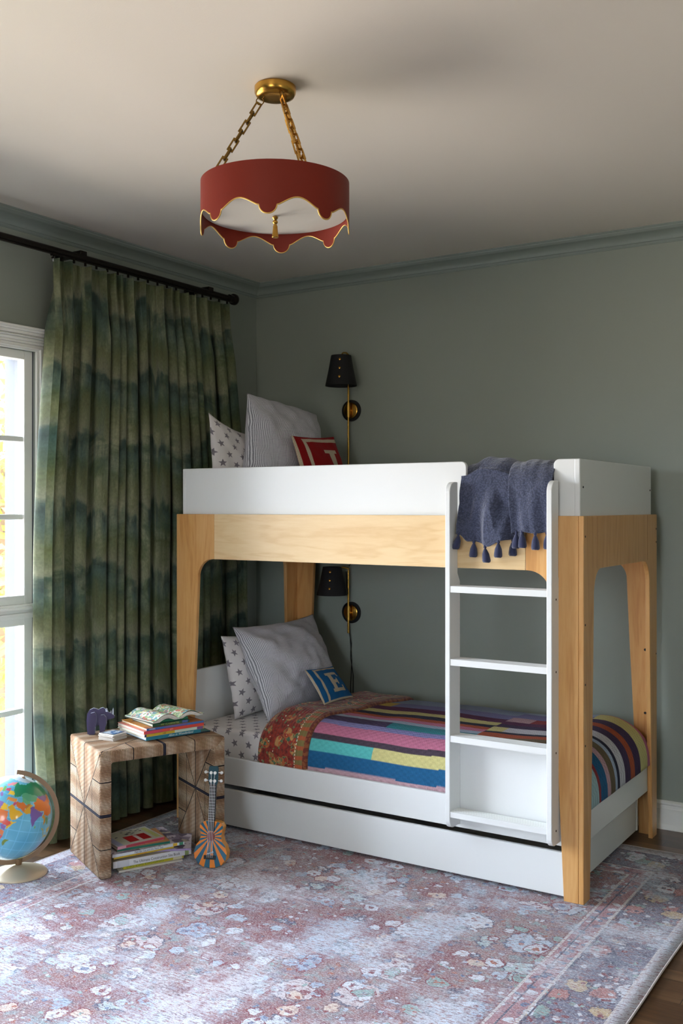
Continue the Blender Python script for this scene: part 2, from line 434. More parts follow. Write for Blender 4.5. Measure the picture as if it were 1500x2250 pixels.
k = m.mix((dBn-.40).abs().lt(.018)*(cB[2].gt(.3)), k, ink)
k = m.mix(dM.lt(.40), k, m.ramp(cM[1], [(0, pale), (.28, pale2), (.48, tea), (.60, pale), (.78, rgb(150, 166, 190)), (.9, rgb(206, 186, 172))], 'CONSTANT'))
k = m.mix((dM-.40).abs().lt(.035), k, m.ramp(cM[2], [(0, mar), (.45, ink), (.75, rgb(120, 90, 96))], 'CONSTANT'))
k = m.mix(dM.lt(.14), k, m.ramp(cM[0], [(0, rus), (.3, blu), (.6, mar), (.8, tea)], 'CONSTANT'))
k = m.mix(dS.lt(.26), k, m.ramp(cS[0], [(0, mar), (.2, pale), (.4, blu), (.55, pale2), (.7, rus), (.85, tea)], 'CONSTANT'))
# border
bv = m.vecof(x+nw[0]*.02, y+nw[1]*.02)
bo = m.vor(bv, 9.5); dO = S(m.nt, bo.outputs['Distance'])+(hf-.5)*.5+(mf-.5)*.35; cO = m._sep(bo.outputs['Color'])
kb = m.mix(dO.lt(.42), rgb(110, 112, 134), m.ramp(cO[0], [(0, pale), (.3, tea), (.5, rgb(176, 120, 116)), (.7, pale2), (.85, rgb(190, 168, 130))], 'CONSTANT'))
kb = m.mix((dO-.42).abs().lt(.04), kb, ink)
kb = m.mix(dS.lt(.3), kb, m.ramp(cS[1], [(0, mar), (.3, ink), (.5, pale), (.8, tea)], 'CONSTANT'))
ks = m.mix(dS.lt(.42), rgb(166, 120, 128), m.ramp(cS[2], [(0, pale), (.4, mar), (.6, blu)], 'CONSTANT'))
k = m.mix(de.lt(.356), k, ks); k = m.mix(de.lt(.275), k, kb); k = m.mix(de.lt(.055), k, rgb(186, 184, 192))
for e_, w_ in ((.356, .005), (.325, .003), (.275, .005), (.262, .003), (.055, .004)):
    k = m.mix((de-e_).abs().lt(w_), k, rgb(206, 200, 200) if w_ > .003 else ink)
# wear: pale patches, weft streaks and speckle
wear = m.noise(m.vec, 3.2, 5, .62); stx = m.noise(m.vecof(x*5.0, y*70.0), 1.0, 4, .7); spk = m.noise(m.vec, 130, 4, .75); sty = m.noise(m.vecof(x*60.0, y*9.0), 1.0, 3, .6)
wf = (wear*2.2+stx*.6+spk*.4+sty*.3)
k = m.mix(((wf+dy.step(1.3, .0)*-.22).step(1.62, 2.02))*.80, k, m.mix(m.noise(m.vec, 1.7, 2).step(.35, .65), rgb(212, 214, 224), rgb(180, 200, 220)))
k = m.mix(m.noise(m.vecof(x*40.0, y*140.0), 1.0, 4, .7).step(.49, .60)*.74, k, m.ramp(m.noise(m.vec, 9, 3), [(.35, rgb(78, 54, 68)), (.47, rgb(120, 44, 50)), (.56, rgb(140, 72, 56)), (.63, rgb(58, 74, 104)), (.7, rgb(84, 108, 104))]))
k = m.mix(m.noise(m.vecof(x*120.0, y*320.0), 1.0, 2, .7).step(.52, .62)*.45, k, rgb(236, 235, 240))
k = m.mix(m.noise(m.vecof(x*200.0, y*260.0, 3.0), 1.0, 2, .7).step(.52, .62)*.38, k, rgb(60, 44, 62))
m.col(k); m.bump(spk+stx*.5, .0015, .7)
m = Mat('rug_binding', rgb(196, 186, 182), .9)
m = Mat('leaf', rgb(150, 170, 60), .6); x, y, z = m.obj()
kk = m.ramp(m.noise(m.vec, 2.5, 3), [(.35, rgb(96, 140, 40)), (.5, rgb(190, 200, 70)), (.65, rgb(230, 190, 60))]); m.col(kk); m.translucent(.5, kk)
m = Mat('bark', rgb(90, 70, 54), .9)
m = Mat('terrace_stone', rgb(205, 200, 196), .8)
def flat(name, c, rough=.5, **k):
    if name not in MATS: Mat(name, c, rough, **k)
    return name

# ================================================================== ROOM
CW = .205      # thickness of the window wall
g = G(); g.box(XL-CW, XR+.2, YF-.2, YB+.2, -.2, 0); o = struct(g.out('floor', 'parquet'))
g = G(); g.box(XL-CW, XR+.2, YF-.2, YB+.2, ZC, ZC+.2); struct(g.out('ceiling', 'ceiling_paint'))
g = G(); g.box(XL-CW, XR+.2, YB, YB+.2, 0, ZC); struct(g.out('wall_back', 'wall_paint'))
FW = (-1.4, -.2, .95, 2.2); g = G()  # FW: opening cut for the added front fill window
for a, b, c, d in ((XL-CW, FW[0], 0, ZC), (FW[1], XR+.2, 0, ZC), (FW[0], FW[1], 0, FW[2]), (FW[0], FW[1], FW[3], ZC)): g.box(a, b, YF-.2, YF, c, d)
struct(g.out('wall_front', 'wall_paint'))
WIN = [(1.72, 3.16), (0.10, 1.54)]; WZ0, WZ1 = .12, 2.205
g = G()
ys_ = [YF, .10, 1.54, 1.72, 3.16, YB]
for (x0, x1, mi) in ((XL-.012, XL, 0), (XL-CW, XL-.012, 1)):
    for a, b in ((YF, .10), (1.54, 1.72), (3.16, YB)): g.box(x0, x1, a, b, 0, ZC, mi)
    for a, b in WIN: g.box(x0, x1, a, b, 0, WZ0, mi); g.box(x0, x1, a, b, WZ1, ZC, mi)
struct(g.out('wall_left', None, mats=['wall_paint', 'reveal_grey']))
g = G(); RW = (.3, 1.0, 1.2, 2.0)  # RW: opening cut for the added right fill window
for a, b, c, d in ((YF, RW[0], 0, ZC), (RW[1], YB, 0, ZC), (RW[0], RW[1], 0, RW[2]), (RW[0], RW[1], RW[3], ZC)): g.box(XR, XR+.2, a, b, c, d)
struct(g.out('wall_right', 'wall_paint'))

# crown moulding: profile of (offset from wall, height below ceiling)
CP = [(.1017, 0), (.1017, -.006), (.096, -.008), (.094, -.014), (.088, -.016), (.083, -.020)]
for k in range(9):
    a = k/8*pi/2; CP.append((.020+.058*(1-sin(a)), -.022-.030*(1-cos(a))))
CP += [(.018, -.0535), (.013, -.0545), (.012, -.058), (.0095, -.0585), (.0085, -.0625), (.005, -.063), (.004, -.0655), (0, -.0657), (0, 0)]
def runmould(name, prof, zc, mat, side, sa=35):
    g = G(); n = len(prof); e = YF; P = []
    if side == 'back': ends = [lambda d: (XL+d, YB-d), lambda d: (XR-d, YB-d)]
    else: ends = [lambda d: (XL+d, YB-d), lambda d: (XL+d, YF)]
    v = [(*ends[0](d), zc+h) for d, h in prof]+[(*ends[1](d), zc+h) for d, h in prof]
    f = [(i, (i+1) % n, n+(i+1) % n, n+i) for i in range(n)]+[list(range(n)), list(range(2*n-1, n-1, -1))]
    g.add(v, f); o = g.out(name, mat); smooth_angle(o, sa); return struct(o)
runmould('trim_1', CP, ZC, 'crown_paint', 'back'); runmould('trim_2', CP, ZC, 'crown_paint', 'left')
BP = [(0, 0), (.024, 0), (.024, .004), (.022, .012), (.016, .020), (.0135, .026), (.0135, .094), (.0105, .098), (.0105, .112), (.015, .116), (.015, .122), (.010, .128), (0, .131)]
runmould('baseboard_back', BP, 0, 'trim_white', 'back')
g = G()
for a, b in ((YF, YB-.03),): g.box(XL, XL+.016, a, b, 0, .115)
struct(g.out('baseboard_left', 'trim_white', bevel=.003))

# ------------------------------------------------------------------ windows in the left wall
def window(name, y0, y1, right=True):
    g = G()
    # casing strips: (offset from opening edge, width, protrusion)
    for o0, o1, pr in ((0.0, .014, .012), (.014, .028, .024), (.028, .049, .018), (.049, .070, .026), (.070, .093, .034)):
        g.box(XL-.001, XL+pr, y1+o0, y1+o1, .0, WZ1+o0*.9)
        g.box(XL-.001, XL+pr, y0-o1*.95, y0-o0*.95, .0, WZ1+o0*.9)
        g.box(XL-.001, XL+pr*.9, y0-o1*.95, y1+o1, WZ1+o0*.55, WZ1+o1*.55)
    for z0, z1, pr in ((WZ1+.052, WZ1+.058, .040), (WZ1+.058, WZ1+.064, .030), (WZ1+.064, WZ1+.078, .040), (WZ1+.078, WZ1+.088, .050), (WZ1+.088, WZ1+.098, .058)):
        g.box(XL-.001, XL+pr, y0-.086, y1+.093+(pr-.034)*.0, z0, z1)
    # transom between the upper and the lower window
    for z0, z1, pr in ((1.000, 1.014, .012), (1.014, 1.026, .026), (1.026, 1.040, .018), (1.040, 1.052, .034), (1.052, 1.062, .020)):
        g.box(XL-.05, XL+pr, y0, y1, z0, z1)
    fr = struct(g.out(name, 'trim_white', bevel=.0025))
    M = WM; pane_x = XL-.045
    for zz0, zz1, muls, b in ((1.062, WZ1, (1.455, 1.806), .040), (WZ0, 1.0, (.579,), .034)):
        g = G(); s = .046
        g.box(XL-.058, XL-.012, y0, y0+s, zz0, zz1); g.box(XL-.058, XL-.012, y1-.005-s, y1-.005, zz0, zz1)
        g.box(XL-.058, XL-.012, y0+s, y1-.005-s, zz0, zz0+b); g.box(XL-.058, XL-.012, y0+s, y1-.005-s, zz1-b, zz1)
        for i in (1, 2, 3):
            yy = y0+(y1-y0)*i/4; g.box(XL-.054, XL-.028, yy-.011, yy+.011, zz0+b, zz1-b)
        for zm in muls: g.box(XL-.053, XL-.022, y0+s, y1-.005-s, zm-.012, zm+.012)
        sa = g.out('window_sash', 'trim_white', fr, bevel=.003)
        sa.matrix_parent_inverse = Matrix.Translation(-fr.location)
        g = G(); g.box(pane_x-.0015, pane_x+.0015, y0+s-.004, y1-s-.001, zz0+b-.004, zz1-b+.004)
        p = g.out('window_pane', 'glass', fr); p.matrix_parent_inverse = Matrix.Translation(-fr.location)
        g = G(); g.box(XL-.075, XL-.060, y1-.018, y1-.010, zz0+.02, zz1-.02); g.box(XL-.072, XL-.058, y1-.030, y1-.024, zz0+.03, zz1-.03)
        p = g.out('window_track', 'metal_track', fr); p.matrix_parent_inverse = Matrix.Translation(-fr.location)
window('window_1', *WIN[0]); window('window_2', *WIN[1])
# window latch on the casing
# unseen window added to the right wall, behind the viewer, for fill daylight
g = G(); a, b, c, d = RW
for q in ((a, a+.06, c, d), (b-.06, b, c, d), (a, b, c, c+.06), (a, b, d-.06, d), ((a+b)/2-.02, (a+b)/2+.02, c, d)): g.box(XR+.03, XR+.09, *q)
w3 = struct(g.out('fill_window_right', 'trim_white', bevel=.004))
g = G(); g.box(XR+.058, XR+.062, a+.05, b-.05, c+.05, d-.05); p = g.out('window_pane', 'glass', w3); p.matrix_parent_inverse = Matrix.Translation(-w3.location)

g = G(); a, b, c, d = FW  # unseen window added behind the camera for frontal fill daylight
for q in ((a, a+.06, c, d), (b-.06, b, c, d), (a, b, c, c+.06), (a, b, d-.06, d), ((a+b)/2-.02, (a+b)/2+.02, c, d)): g.box(q[0], q[1], YF-.09, YF-.03, q[2], q[3])
w4 = struct(g.out('fill_window_front', 'trim_white', bevel=.004))
g = G(); g.box(a+.05, b-.05, YF-.062, YF-.058, c+.05, d-.05); p = g.out('window_pane', 'glass', w4); p.matrix_parent_inverse = Matrix.Translation(-w4.location)
# trees outside
def tree(x, y, r, zc, label, seed, n=2600):
    random.seed(seed); t = thing('garden_tree', label, 'tree', (x, y, -3.0), group=None)
    g = G()
    for i in range(n):
        d = Vector((random.gauss(0, 1), random.gauss(0, 1), random.gauss(0, 1))).normalized()*r*random.random()**.4
        p = Vector((x, y, zc))+Vector((d.x, d.y, d.z*1.35)); a = Vector((random.gauss(0, 1), random.gauss(0, 1), random.gauss(0, 1))).normalized(); b = a.orthogonal().normalized(); s = random.uniform(.04, .09)
        c = a.cross(b)
        g.add([p-a*s, p+b*s*.5+c*s*.1, p+a*s, p-b*s*.5+c*s*.1], [(0, 1, 2, 3)])
    g.out('foliage', 'leaf', t)
    g = G(); g.tube([(x, y, -3.0), (x+.05, y, -1), (x-.05, y+.05, zc)], [.16, .12, .05], 10)
    for k in range(5):
        a = k*1.3; g.tube([(x, y, -1+.5*k), (x+.6*r*cos(a), y+.6*r*sin(a), zc+.3*k-.4)], [.05, .02], 6)
    g.out('trunk', 'bark', t)
tree(-8.2, 6.7, 1.5, 1.9, 'yellow-green garden tree seen through the upper window panes', 3)
tree(-7.0, 5.1, .8, .35, 'low green shrub seen through the lower window panes', 5, 1200)

# ================================================================== RUG
def rugz(x, y, top=True):
    e = 0
    if x > -1.1: e = max(0, nz(y*2.1, 3.7)*.5+.25)*sstep(-1.0, RXe, x)*.016
    return e
RXe = -.877
def rug_pt(s, t):
    x = lerp(-3.38, RXe, s); y = lerp(1.05, 4.47, t)
    x += nz(y*1.3, 9.1)*.008*sstep(.8, 1, s)
    y += nz(x*1.3, 5.1)*.008*sstep(.8, 1, t)
    return Vector((x, y, .006+rugz(x, y)))
v, f = grid(60, 80, rug_pt); g = G(); g.add(v, f); NV = len(v)
# sides
bot = [Vector((p.x, p.y, max(0.0005, p.z-.0055))) for p in v]; g.add(bot, [q[::-1] for q in f])
border = [i*80 for i in range(60)]+[59*80+j for j in range(1, 80)]+[i*80+79 for i in range(58, -1, -1)]+[j for j in range(78, 0, -1)]
g.f += [[border[k], border[(k+1) % len(border)], NV+border[(k+1) % len(border)], NV+border[k]] for k in range(len(border))]; g.m += [0]*len(border)
rug = g.out('rug', 'rug_weave', smooth=False)
for p in rug.data.polygons: p.use_smooth = True
tag(rug, 'large faded red, blue and cream oriental rug under the bunk bed and stool', 'rug')
bd = G(); bd.tube([Vector((v[i].x, v[i].y, v[i].z-.002)) for i in border], .0036, 6, closed=True)
b = bd.out('binding', 'rug_binding', rug); b.data.polygons.foreach_set('use_smooth', [True]*len(b.data.polygons))
pad = G(); pad.box(-3.36, -.868, 1.08, 4.45, 0, .0008)
# ================================================================== BUNK BED
X0, X1, Y0, Y1, ZW, ZT = -3.2907, -1.2772, 3.7046, 4.7049, 1.4657, 1.683
TH = .020
bed = thing('bunk_bed', 'white and maple twin bunk bed with ladder standing against the back wall', 'bunk bed', ((X0+X1)/2, (Y0+Y1)/2, 0))
def arcpts(cx, cy, r, a0, a1, n=10, ry=None): return [(cx+r*cos(a0+(a1-a0)*i/n), cy+(ry or r)*sin(a0+(a1-a0)*i/n)) for i in range(n+1)]
# side frames: an upturned U of plywood
iy = [(Y0+.072, 0), (Y0+.095, .48), (Y0+.118, 1.16)]
def side_outline(fz, rz_):
    f = [(Y0, ZW), (Y0, fz), (Y0+.072, fz), (Y0+.096, .48), (Y0+.112, .85), (Y0+.120, 1.14)]
    arc = arcpts(Y0+.120+.085, 1.14+.015, .085, pi, pi/2, 8, .105)
    back = [(Y0+Y1-a, b) for a, b in (f[1:]+arc[1:])[::-1]]
    back = [(a, rz_ if b == fz else b) for a, b in back]
    return [f[0]]+f[1:]+arc[1:]+back+[(Y1, ZW)]
for xa, xb in ((X0, X0+TH), (X1-TH, X1)):
    g = G(); g.prism(side_outline(.006, 0.0), 'x', xa, xb); s = g.out('side_frame', 'maple_upright', bed, bevel=.003, bseg=2)
    # plywood grain on the cut edge
# seams between leg and rail on the side frame
# corner legs on the front and the back, with the curved bracket
def leg_outline(left, fz):
    xo = X0+TH+.0006; p = [(xo, ZW), (xo, fz), (-3.213, fz), (-3.188, .545), (-3.168, .925), (-3.158, 1.15)]
    p += arcpts(-3.158+.088, 1.166, .088, pi, pi/2, 9)[1:]+[(-3.0595, 1.2545), (-3.0595, ZW)]
    if not left: p = [(X0+X1-a, b) for a, b in p][::-1]
    return p
for ya, yb, fz in ((Y0, Y0+TH, .006), (Y1-TH, Y1, 0.0)):
    for left in (True, False):
        g = G(); g.prism(leg_outline(left, fz), 'y', ya, yb); g.out('leg', 'maple_upright', bed, bevel=.002)
    g = G(); g.box(-3.0583, X0+X1+3.0583, ya, yb, 1.2545, ZW); g.out('rail', 'maple_rail', bed, bevel=.0015)
    # block behind the front seam so no light leaks
# side seams drawn as shallow dark grooves
for ys in (Y0+.155, Y1-.155):
    g = G(); g.box(X1-.0002, X1+.0006, ys-.0012, ys+.0012, 1.262, ZW-.002); g.out('joint_line', 'ply_edge', bed)
# white guard box of the upper bunk
gi = .0172
def rrect(x0, x1, z0, z1, r, which):
    p = []
    for (cx, cz, a0, key) in ((x1-r, z1-r, 0, 'tr'), (x0+r, z1-r, pi/2, 'tl'), (x0+r, z0+r, pi, 'bl'), (x1-r, z0+r, 3*pi/2, 'br')):
        if key in which: p += [(cx+r*cos(a0+i*pi/2/8), cz+r*sin(a0+i*pi/2/8)) for i in range(9)]
        else: p.append({'tr': (x1, z1), 'tl': (x0, z1), 'bl': (x0, z0), 'br': (x1, z0)}[key])
    return p
SB = .022
g = G(); g.prism(rrect(X0+gi+SB, -1.771, 1.27, ZT, .022, ('tr',)), 'y', Y0+TH+.001, Y0+TH+.019); g.out('guard_panel', 'white_lacquer', bed, bevel=.003)
g = G(); g.prism(rrect(-1.403, X1-gi-SB-.001, 1.27, ZT, .022, ('tl',)), 'y', Y0+TH+.001, Y0+TH+.019); g.out('guard_panel', 'white_lacquer', bed, bevel=.003)
g = G(); g.box(-1.771, -1.403, Y0+TH+.001, Y0+TH+.019, 1.27, 1.50); g.out('guard_panel', 'white_lacquer', bed, bevel=.003)
g = G(); g.box(X0+gi+SB, X1-gi-SB, Y1-TH-.019, Y1-TH-.001, 1.27, ZT); g.out('guard_panel', 'white_lacquer', bed, bevel=.003)
for xa, xb in ((X0+TH+.001, X0+gi+SB+.004), (X1-gi-SB+.001-.006, X1-TH-.001)):
    g = G(); g.box(min(xa, xb), max(xa, xb), Y0+TH, Y1-TH, 1.27, ZT); g.out('guard_panel', 'white_lacquer', bed, bevel=.004)
# slatted bases and white rails of the lower bunk
g = G(); g.box(X0+.045, X1-.045, Y0+.045, Y1-.045, 1.275, 1.30); g.out('bunk_base', 'slats', bed)
g = G(); g.box(X0+.045, X1-.045, Y0+.045, Y1-.045, .235, .262); g.out('bunk_base', 'slats', bed)
YFR = Y0+TH+.002
g = G(); g.prism([(X0+TH+.001, .205), (X1-TH-.001, .205), (X1-TH-.001, .56), (X1-.10, .568), (-1.79, .568), (-1.815, .560), (-1.815, .330), (X0+TH+.001, .330)], 'y', YFR, YFR+.018); g.out('lower_rail', 'white_lacquer', bed, bevel=.002)
g = G(); g.box(X0+TH+.001, X1-TH-.001, Y1-TH-.020, Y1-TH-.002, .205, .36); g.out('lower_rail', 'white_lacquer', bed, bevel=.002)
g = G(); g.box(X1-TH-.019, X1-TH-.001, Y0+.042, Y1-.042, .214, .338); g.out('end_rail', 'white_lacquer', bed, bevel=.002)
g = G(); g.box(X0+TH+.001, X0+TH+.019, Y0+.042, Y1-.042, .205, .706); g.out('end_panel', 'white_lacquer', bed, bevel=.002)
# ladder
LX = ((-1.8185, -1.7975), (-1.396, -1.375))
LYF = 3.632
for (xa, xb) in LX:
    p = []
    r = .045
    p = [(YFR-.001, 1.600)]+arcpts(LYF+r, 1.600-r, r, pi/2, pi, 8)+arcpts(LYF+r*.8, .222+r*.8, r*.8, pi, 3*pi/2, 8)+[(YFR-.001, .222)]
    g = G()
    # the rail narrows where it passes in front of the maple frame
    p = [(Y0-.001, 1.600)]+p[1:-1]+[(YFR-.001, .222), (YFR-.001, 1.20), (Y0-.001, 1.235)]
    g.prism(p, 'x', xa, xb); g.out('ladder_rail', 'white_lacquer', bed, bevel=.003, bseg=3)
for zt, zb in ((1.187, 1.161), (.8975, .8715), (.594, .568), (.292, .269)):
    g = G(); n = 6; d0, d1 = LYF+.003, Y0-.002
    prof = [(d0, zb), (d1, zb), (d1, zt)]
    st = (d1-d0-.004)/n
    for k in range(n, 0, -1):
        b = d0+.004+st*k
        prof += [(b-.0005, zt), (b-.002, zt-.002), (b-.0035, zt-.002), (b-.005, zt)]
    prof += [(d0, zt-.001)]
    g.prism(prof, 'x', LX[0][1]+.0003, LX[1][0]-.0003); g.out('tread', 'white_lacquer', bed)
# screw holes
def hole(x, y, z, ax, r=.0042):
    g = G(); g.lathe([(r, -.0008), (r, .0008)], (x, y, z), 12, ax=ax); return g.out('screw', 'black_hole', bed)
for z in (1.388, 1.055, .83, .60): hole(X1+.0003, Y0+.018, z, 'x')
for z in (1.40, 1.34, .83): hole(X1+.0003, Y1-.014, z, 'x')
for z in (1.150, .876, .570, .276): hole(LX[1][1]+.0002, LYF+.045, z, 'x')
hole(X1-gi-.0008, Y0+.048, 1.575, 'x'); hole(X1-gi-.0008, Y1-.048, 1.575, 'x')
hole(-1.325, Y1-TH-.0005, .845, 'y', .006); hole(-1.325, Y1-TH-.0005, .555, 'y', .006); hole(X1-TH-.0204, Y0+.09, .25, 'x')

# trundle drawer under the bed
tr_ = thing('trundle_drawer', 'long white trundle drawer on the floor under the lower bunk', 'drawer', ((X0+X1)/2, (Y0+Y1)/2, 0))
g = G(); g.prism(rrect(X0-.0+.085, -1.3535, .022, .187, .014, ('tr', 'tl')), 'y', Y0+.004, Y0+.022); g.out('drawer_front', 'white_lacquer', tr_, bevel=.002)
g = G(); g.box(-1.372, -1.354, Y0+.023, Y1-.065, .022, .160); g.out('drawer_side', 'white_lacquer', tr_, bevel=.002)
g = G(); g.box(X0+.10, X0+.118, Y0+.023, Y1-.065, .022, .160); g.out('drawer_side', 'white_lacquer', tr_, bevel=.002)
g = G(); g.box(X0+.10, -1.350, Y1-.064, Y1-.046, .022, .205); g.out('drawer_back', 'white_lacquer', tr_, bevel=.002)
g = G(); g.box(X0+.119, -1.373, Y0+.023, Y1-.066, .030, .042); g.out('drawer_base', 'white_lacquer', tr_)
for x in (-3.0, -1.42):
    for y in (Y0+.075, Y1-.12):
        g = G(); g.lathe([(.0135, -.008), (.0155, -.005), (.0155, .005), (.0135, .008)], (x, y, .0222), 14, ax='x'); g.out('caster', 'black_hole', tr_)

# ------------------------------------------------------------------ mattresses
def pillowy_box(x0, x1, y0, y1, z0, z1, r, n=5):
    g = G(); g.box(x0, x1, y0, y1, z0, z1); return g
g = pillowy_box(X0+.050, X1-.062, Y0+.064, Y1-.046, .263, .452, .03)
def box_uv(o, sc=1.0):
    me = o.data; uv = me.uv_layers.new(name='UVMap') if not me.uv_layers else me.uv_layers[0]
    for p in me.polygons:
        n = p.normal
        for li in p.loop_indices:
            c = me.vertices[me.loops[li].vertex_index].co
            if abs(n.z) > .7: q = (c.x, c.y)
            elif abs(n.y) > .7: q = (c.x, c.z)
            else: q = (c.y, c.z)
            uv.data[li].uv = (q[0]*sc, q[1]*sc)
ml = g.out('mattress', 'star_cotton', bevel=.022, bseg=4); box_uv(ml)
for p in ml.data.polygons: p.use_smooth = True
tag(ml, 'lower bunk mattress in a white sheet printed with grey stars', 'mattress')
g = pillowy_box(X0+.050, X1-.050, Y0+.046, Y1-.046, 1.301, 1.475, .03)
mu = g.out('mattress', 'star_cotton', bevel=.022, bseg=4); box_uv(mu)
for p in mu.data.polygons: p.use_smooth = True
tag(mu, 'upper bunk mattress hidden behind the white guard panels', 'mattress')

# ------------------------------------------------------------------ quilt
QX0, QXE = -2.60, -1.284
QZ = .533
ysec = [3.7475+(3.97-3.7475)*(1-cos(i/26*pi/2)) for i in range(27)]+[3.97+(4.672-3.97)*i/90 for i in range(1, 91)]
xsec = [QX0+(-1.52-QX0)*i/190 for i in range(191)]+[-1.52+(QXE+1.52)*sin(i/34*pi/2) for i in range(1, 35)]
def qz(x, y, lift=0.0):
    zt = QZ+.012*nz(x*2.2, y*2.4, 1.1)+.004*nz(x*7, y*9, 4)+.012*sstep(-2.1, -1.75, x)*sstep(-1.3, -1.7, x)*0+.02*sstep(-1.75, -1.4, x)
    zt -= .02*sstep(4.35, 4.67, y)*sstep(-1.2, -1.9, x)
    a = max(0, (3.97-y)/(3.97-3.7475)); hy = max(0, 1-a**2.6)**(1/2.6)
    b = max(0, (x+1.52)/(QXE+1.52)); hx = max(0, 1-b**2.6)**(1/2.6)
    c = max(0, (y-4.58)/.092)
    b0 = lerp(.318, .336, sstep(-1.6, -1.4, x))
    return b0+(zt-b0)*hx*hy*(1-.35*c*c)+lift
arc = [0.0]
for i in range(1, len(ysec)):
    dz = qz(-2.2, ysec[i])-qz(-2.2, ysec[i-1]); arc.append(arc[-1]+sqrt((ysec[i]-ysec[i-1])**2+dz*dz))
PK, DB, TQ, CR, BR, PI_, LV, DP, TL, LB, OR, NV_, PL, MU, BG, WH, OL, RD, PT = [rgb(*c) for c in (
    (196, 160, 168), (34, 98, 142), (92, 190, 186), (212, 204, 138), (76, 64, 76), (196, 118, 146), (132, 132, 182), (66, 48, 84), (44, 130, 140), (168, 184, 208),
    (176, 84, 52), (34, 36, 62), (92, 38, 78), (206, 176, 84), (150, 166, 196), (206, 206, 214), (112, 98, 74), (150, 56, 60), (168, 200, 204))]
LZ = [(.030, [(9, PK)]), (.100, [(9, DB)]), (.152, [(-2.235, TQ), (9, CR)]), (.180, [(9, BR)]), (.247, [(9, PI_)]), (.285, [(9, LV)]), (.36, [(-2.24, DP), (9, TL)]),
      (.41, [(9, LB)]), (.46, [(9, PI_)]), (.50, [(9, OR)]), (.555, [(9, NV_)]), (.62, [(9, CR)]), (.70, [(9, PL)]), (.80, [(-2.45, MU), (9, LV)]), (2, [(9, BG)])]
RZ = [(.03, [(9, PK)]), (.10, [(9, DB)]), (.155, [(-1.62, CR), (9, RD)]), (.21, [(9, TL)]), (.25, [(9, WH)]), (.285, [(-1.70, LB), (9, PK)]), (.345, [(-1.74, PL), (9, OL)]), (.41, [(9, OR)]), (.445, [(9, NV_)]), (.53, [(-1.76, CR), (9, WH)]),
      (.60, [(9, DP)]), (.66, [(9, PL)]), (.75, [(-1.72, PK), (9, RD)]), (.90, [(9, LV)]), (2, [(9, LB)])]
EZ = [(.05, [(9, PK)]), (.30, [(9, PT)]), (.325, [(9, RD)]), (.40, [(9, DB)]), (.44, [(9, PK)]), (.50, [(9, OL)]), (.534, [(9, LB)]), (.565, [(9, NV_)]), (.64, [(9, WH)]), (.715, [(9, DP)]), (.775, [(9, OR)]), (.86, [(9, DP)]), (.97, [(9, CR)]), (2, [(9, PI_)])]
def quilt_col(x, v):
    v = v+nz(x*1.8, v*2, 7)*.014
    z = LZ if x < -1.835 else (RZ if x < -1.50 else EZ)
    if z is EZ: v = v
    for b, segs in z:
        if v < b:
            for xb, c in segs:
                if x < xb: return c
    return PK
g = G(); v = []; cols = []; uvs = []
SUB = 3
def dens(a, k):
    r = []
    for i in range(len(a)-1): r += [a[i]+(a[i+1]-a[i])*j/k for j in range(k)]
    return r+[a[-1]]
ysd = dens(ysec, 3); arcd = dens(arc, 3); xsd = dens(xsec, 2)
nx_, ny_ = len(xsd), len(ysd)
for x in xsd:
    for j, y in enumerate(ysd):
        yy = y; v.append(Vector((x+nz(y*6, x*6, 2)*.003, yy, qz(x, yy)))); cols.append(quilt_col(x, arcd[j]*1.0)); uvs.append((x-QX0, arcd[j]))
f = [(i*ny_+j, (i+1)*ny_+j, (i+1)*ny_+j+1, i*ny_+j+1) for i in range(nx_-1) for j in range(ny_-1)]
quilt = thing('quilt', 'patchwork quilt of knitted colour stripes spread over the lower bunk', 'quilt', (-2.0, 4.2, .45))
mk('striped_face', v, f, 'quilt_stitch', quilt, True, smooth=True, cols=cols, uvs=uvs, solid=.010)
def foldline(y): return lerp(-2.562, -2.492, sstep(3.76, 4.65, y))+.006*sin(y*14)
v = []; uvs = []
nu = 70
for i in range(nu):
    s = i/(nu-1)
    for j, y in enumerate(ysd):
        xl = -2.842+.012*sin(y*9)+.02*sstep(3.9, 4.6, y); xr = foldline(y); x = lerp(xl, xr, s)
        r = .012; ed = min(1, min(s, 1-s)/.06); th = .014*(1-(1-ed)**2)**.5 if ed < 1 else .014
        base = qz(min(x, -1.5), y)
        off = th+.006*nz(x*10, y*10)*ed
        # push outwards on the front face
        a = max(0, (3.97-y)/(3.97-3.7475)); out = a**3*.9
        v.append(Vector((x, y-off*out*1.0, base+off*(1-out*.8)-(.03*max(0, 1-s*5)*(1-out))))); uvs.append((s*.29, arcd[j]))
f = [(i*ny_+j, (i+1)*ny_+j, (i+1)*ny_+j+1, i*ny_+j+1) for i in range(nu-1) for j in range(ny_-1)]
mk('turned_back_edge', v, f, 'floral_print', quilt, True, smooth=True, uvs=uvs, solid=.010)

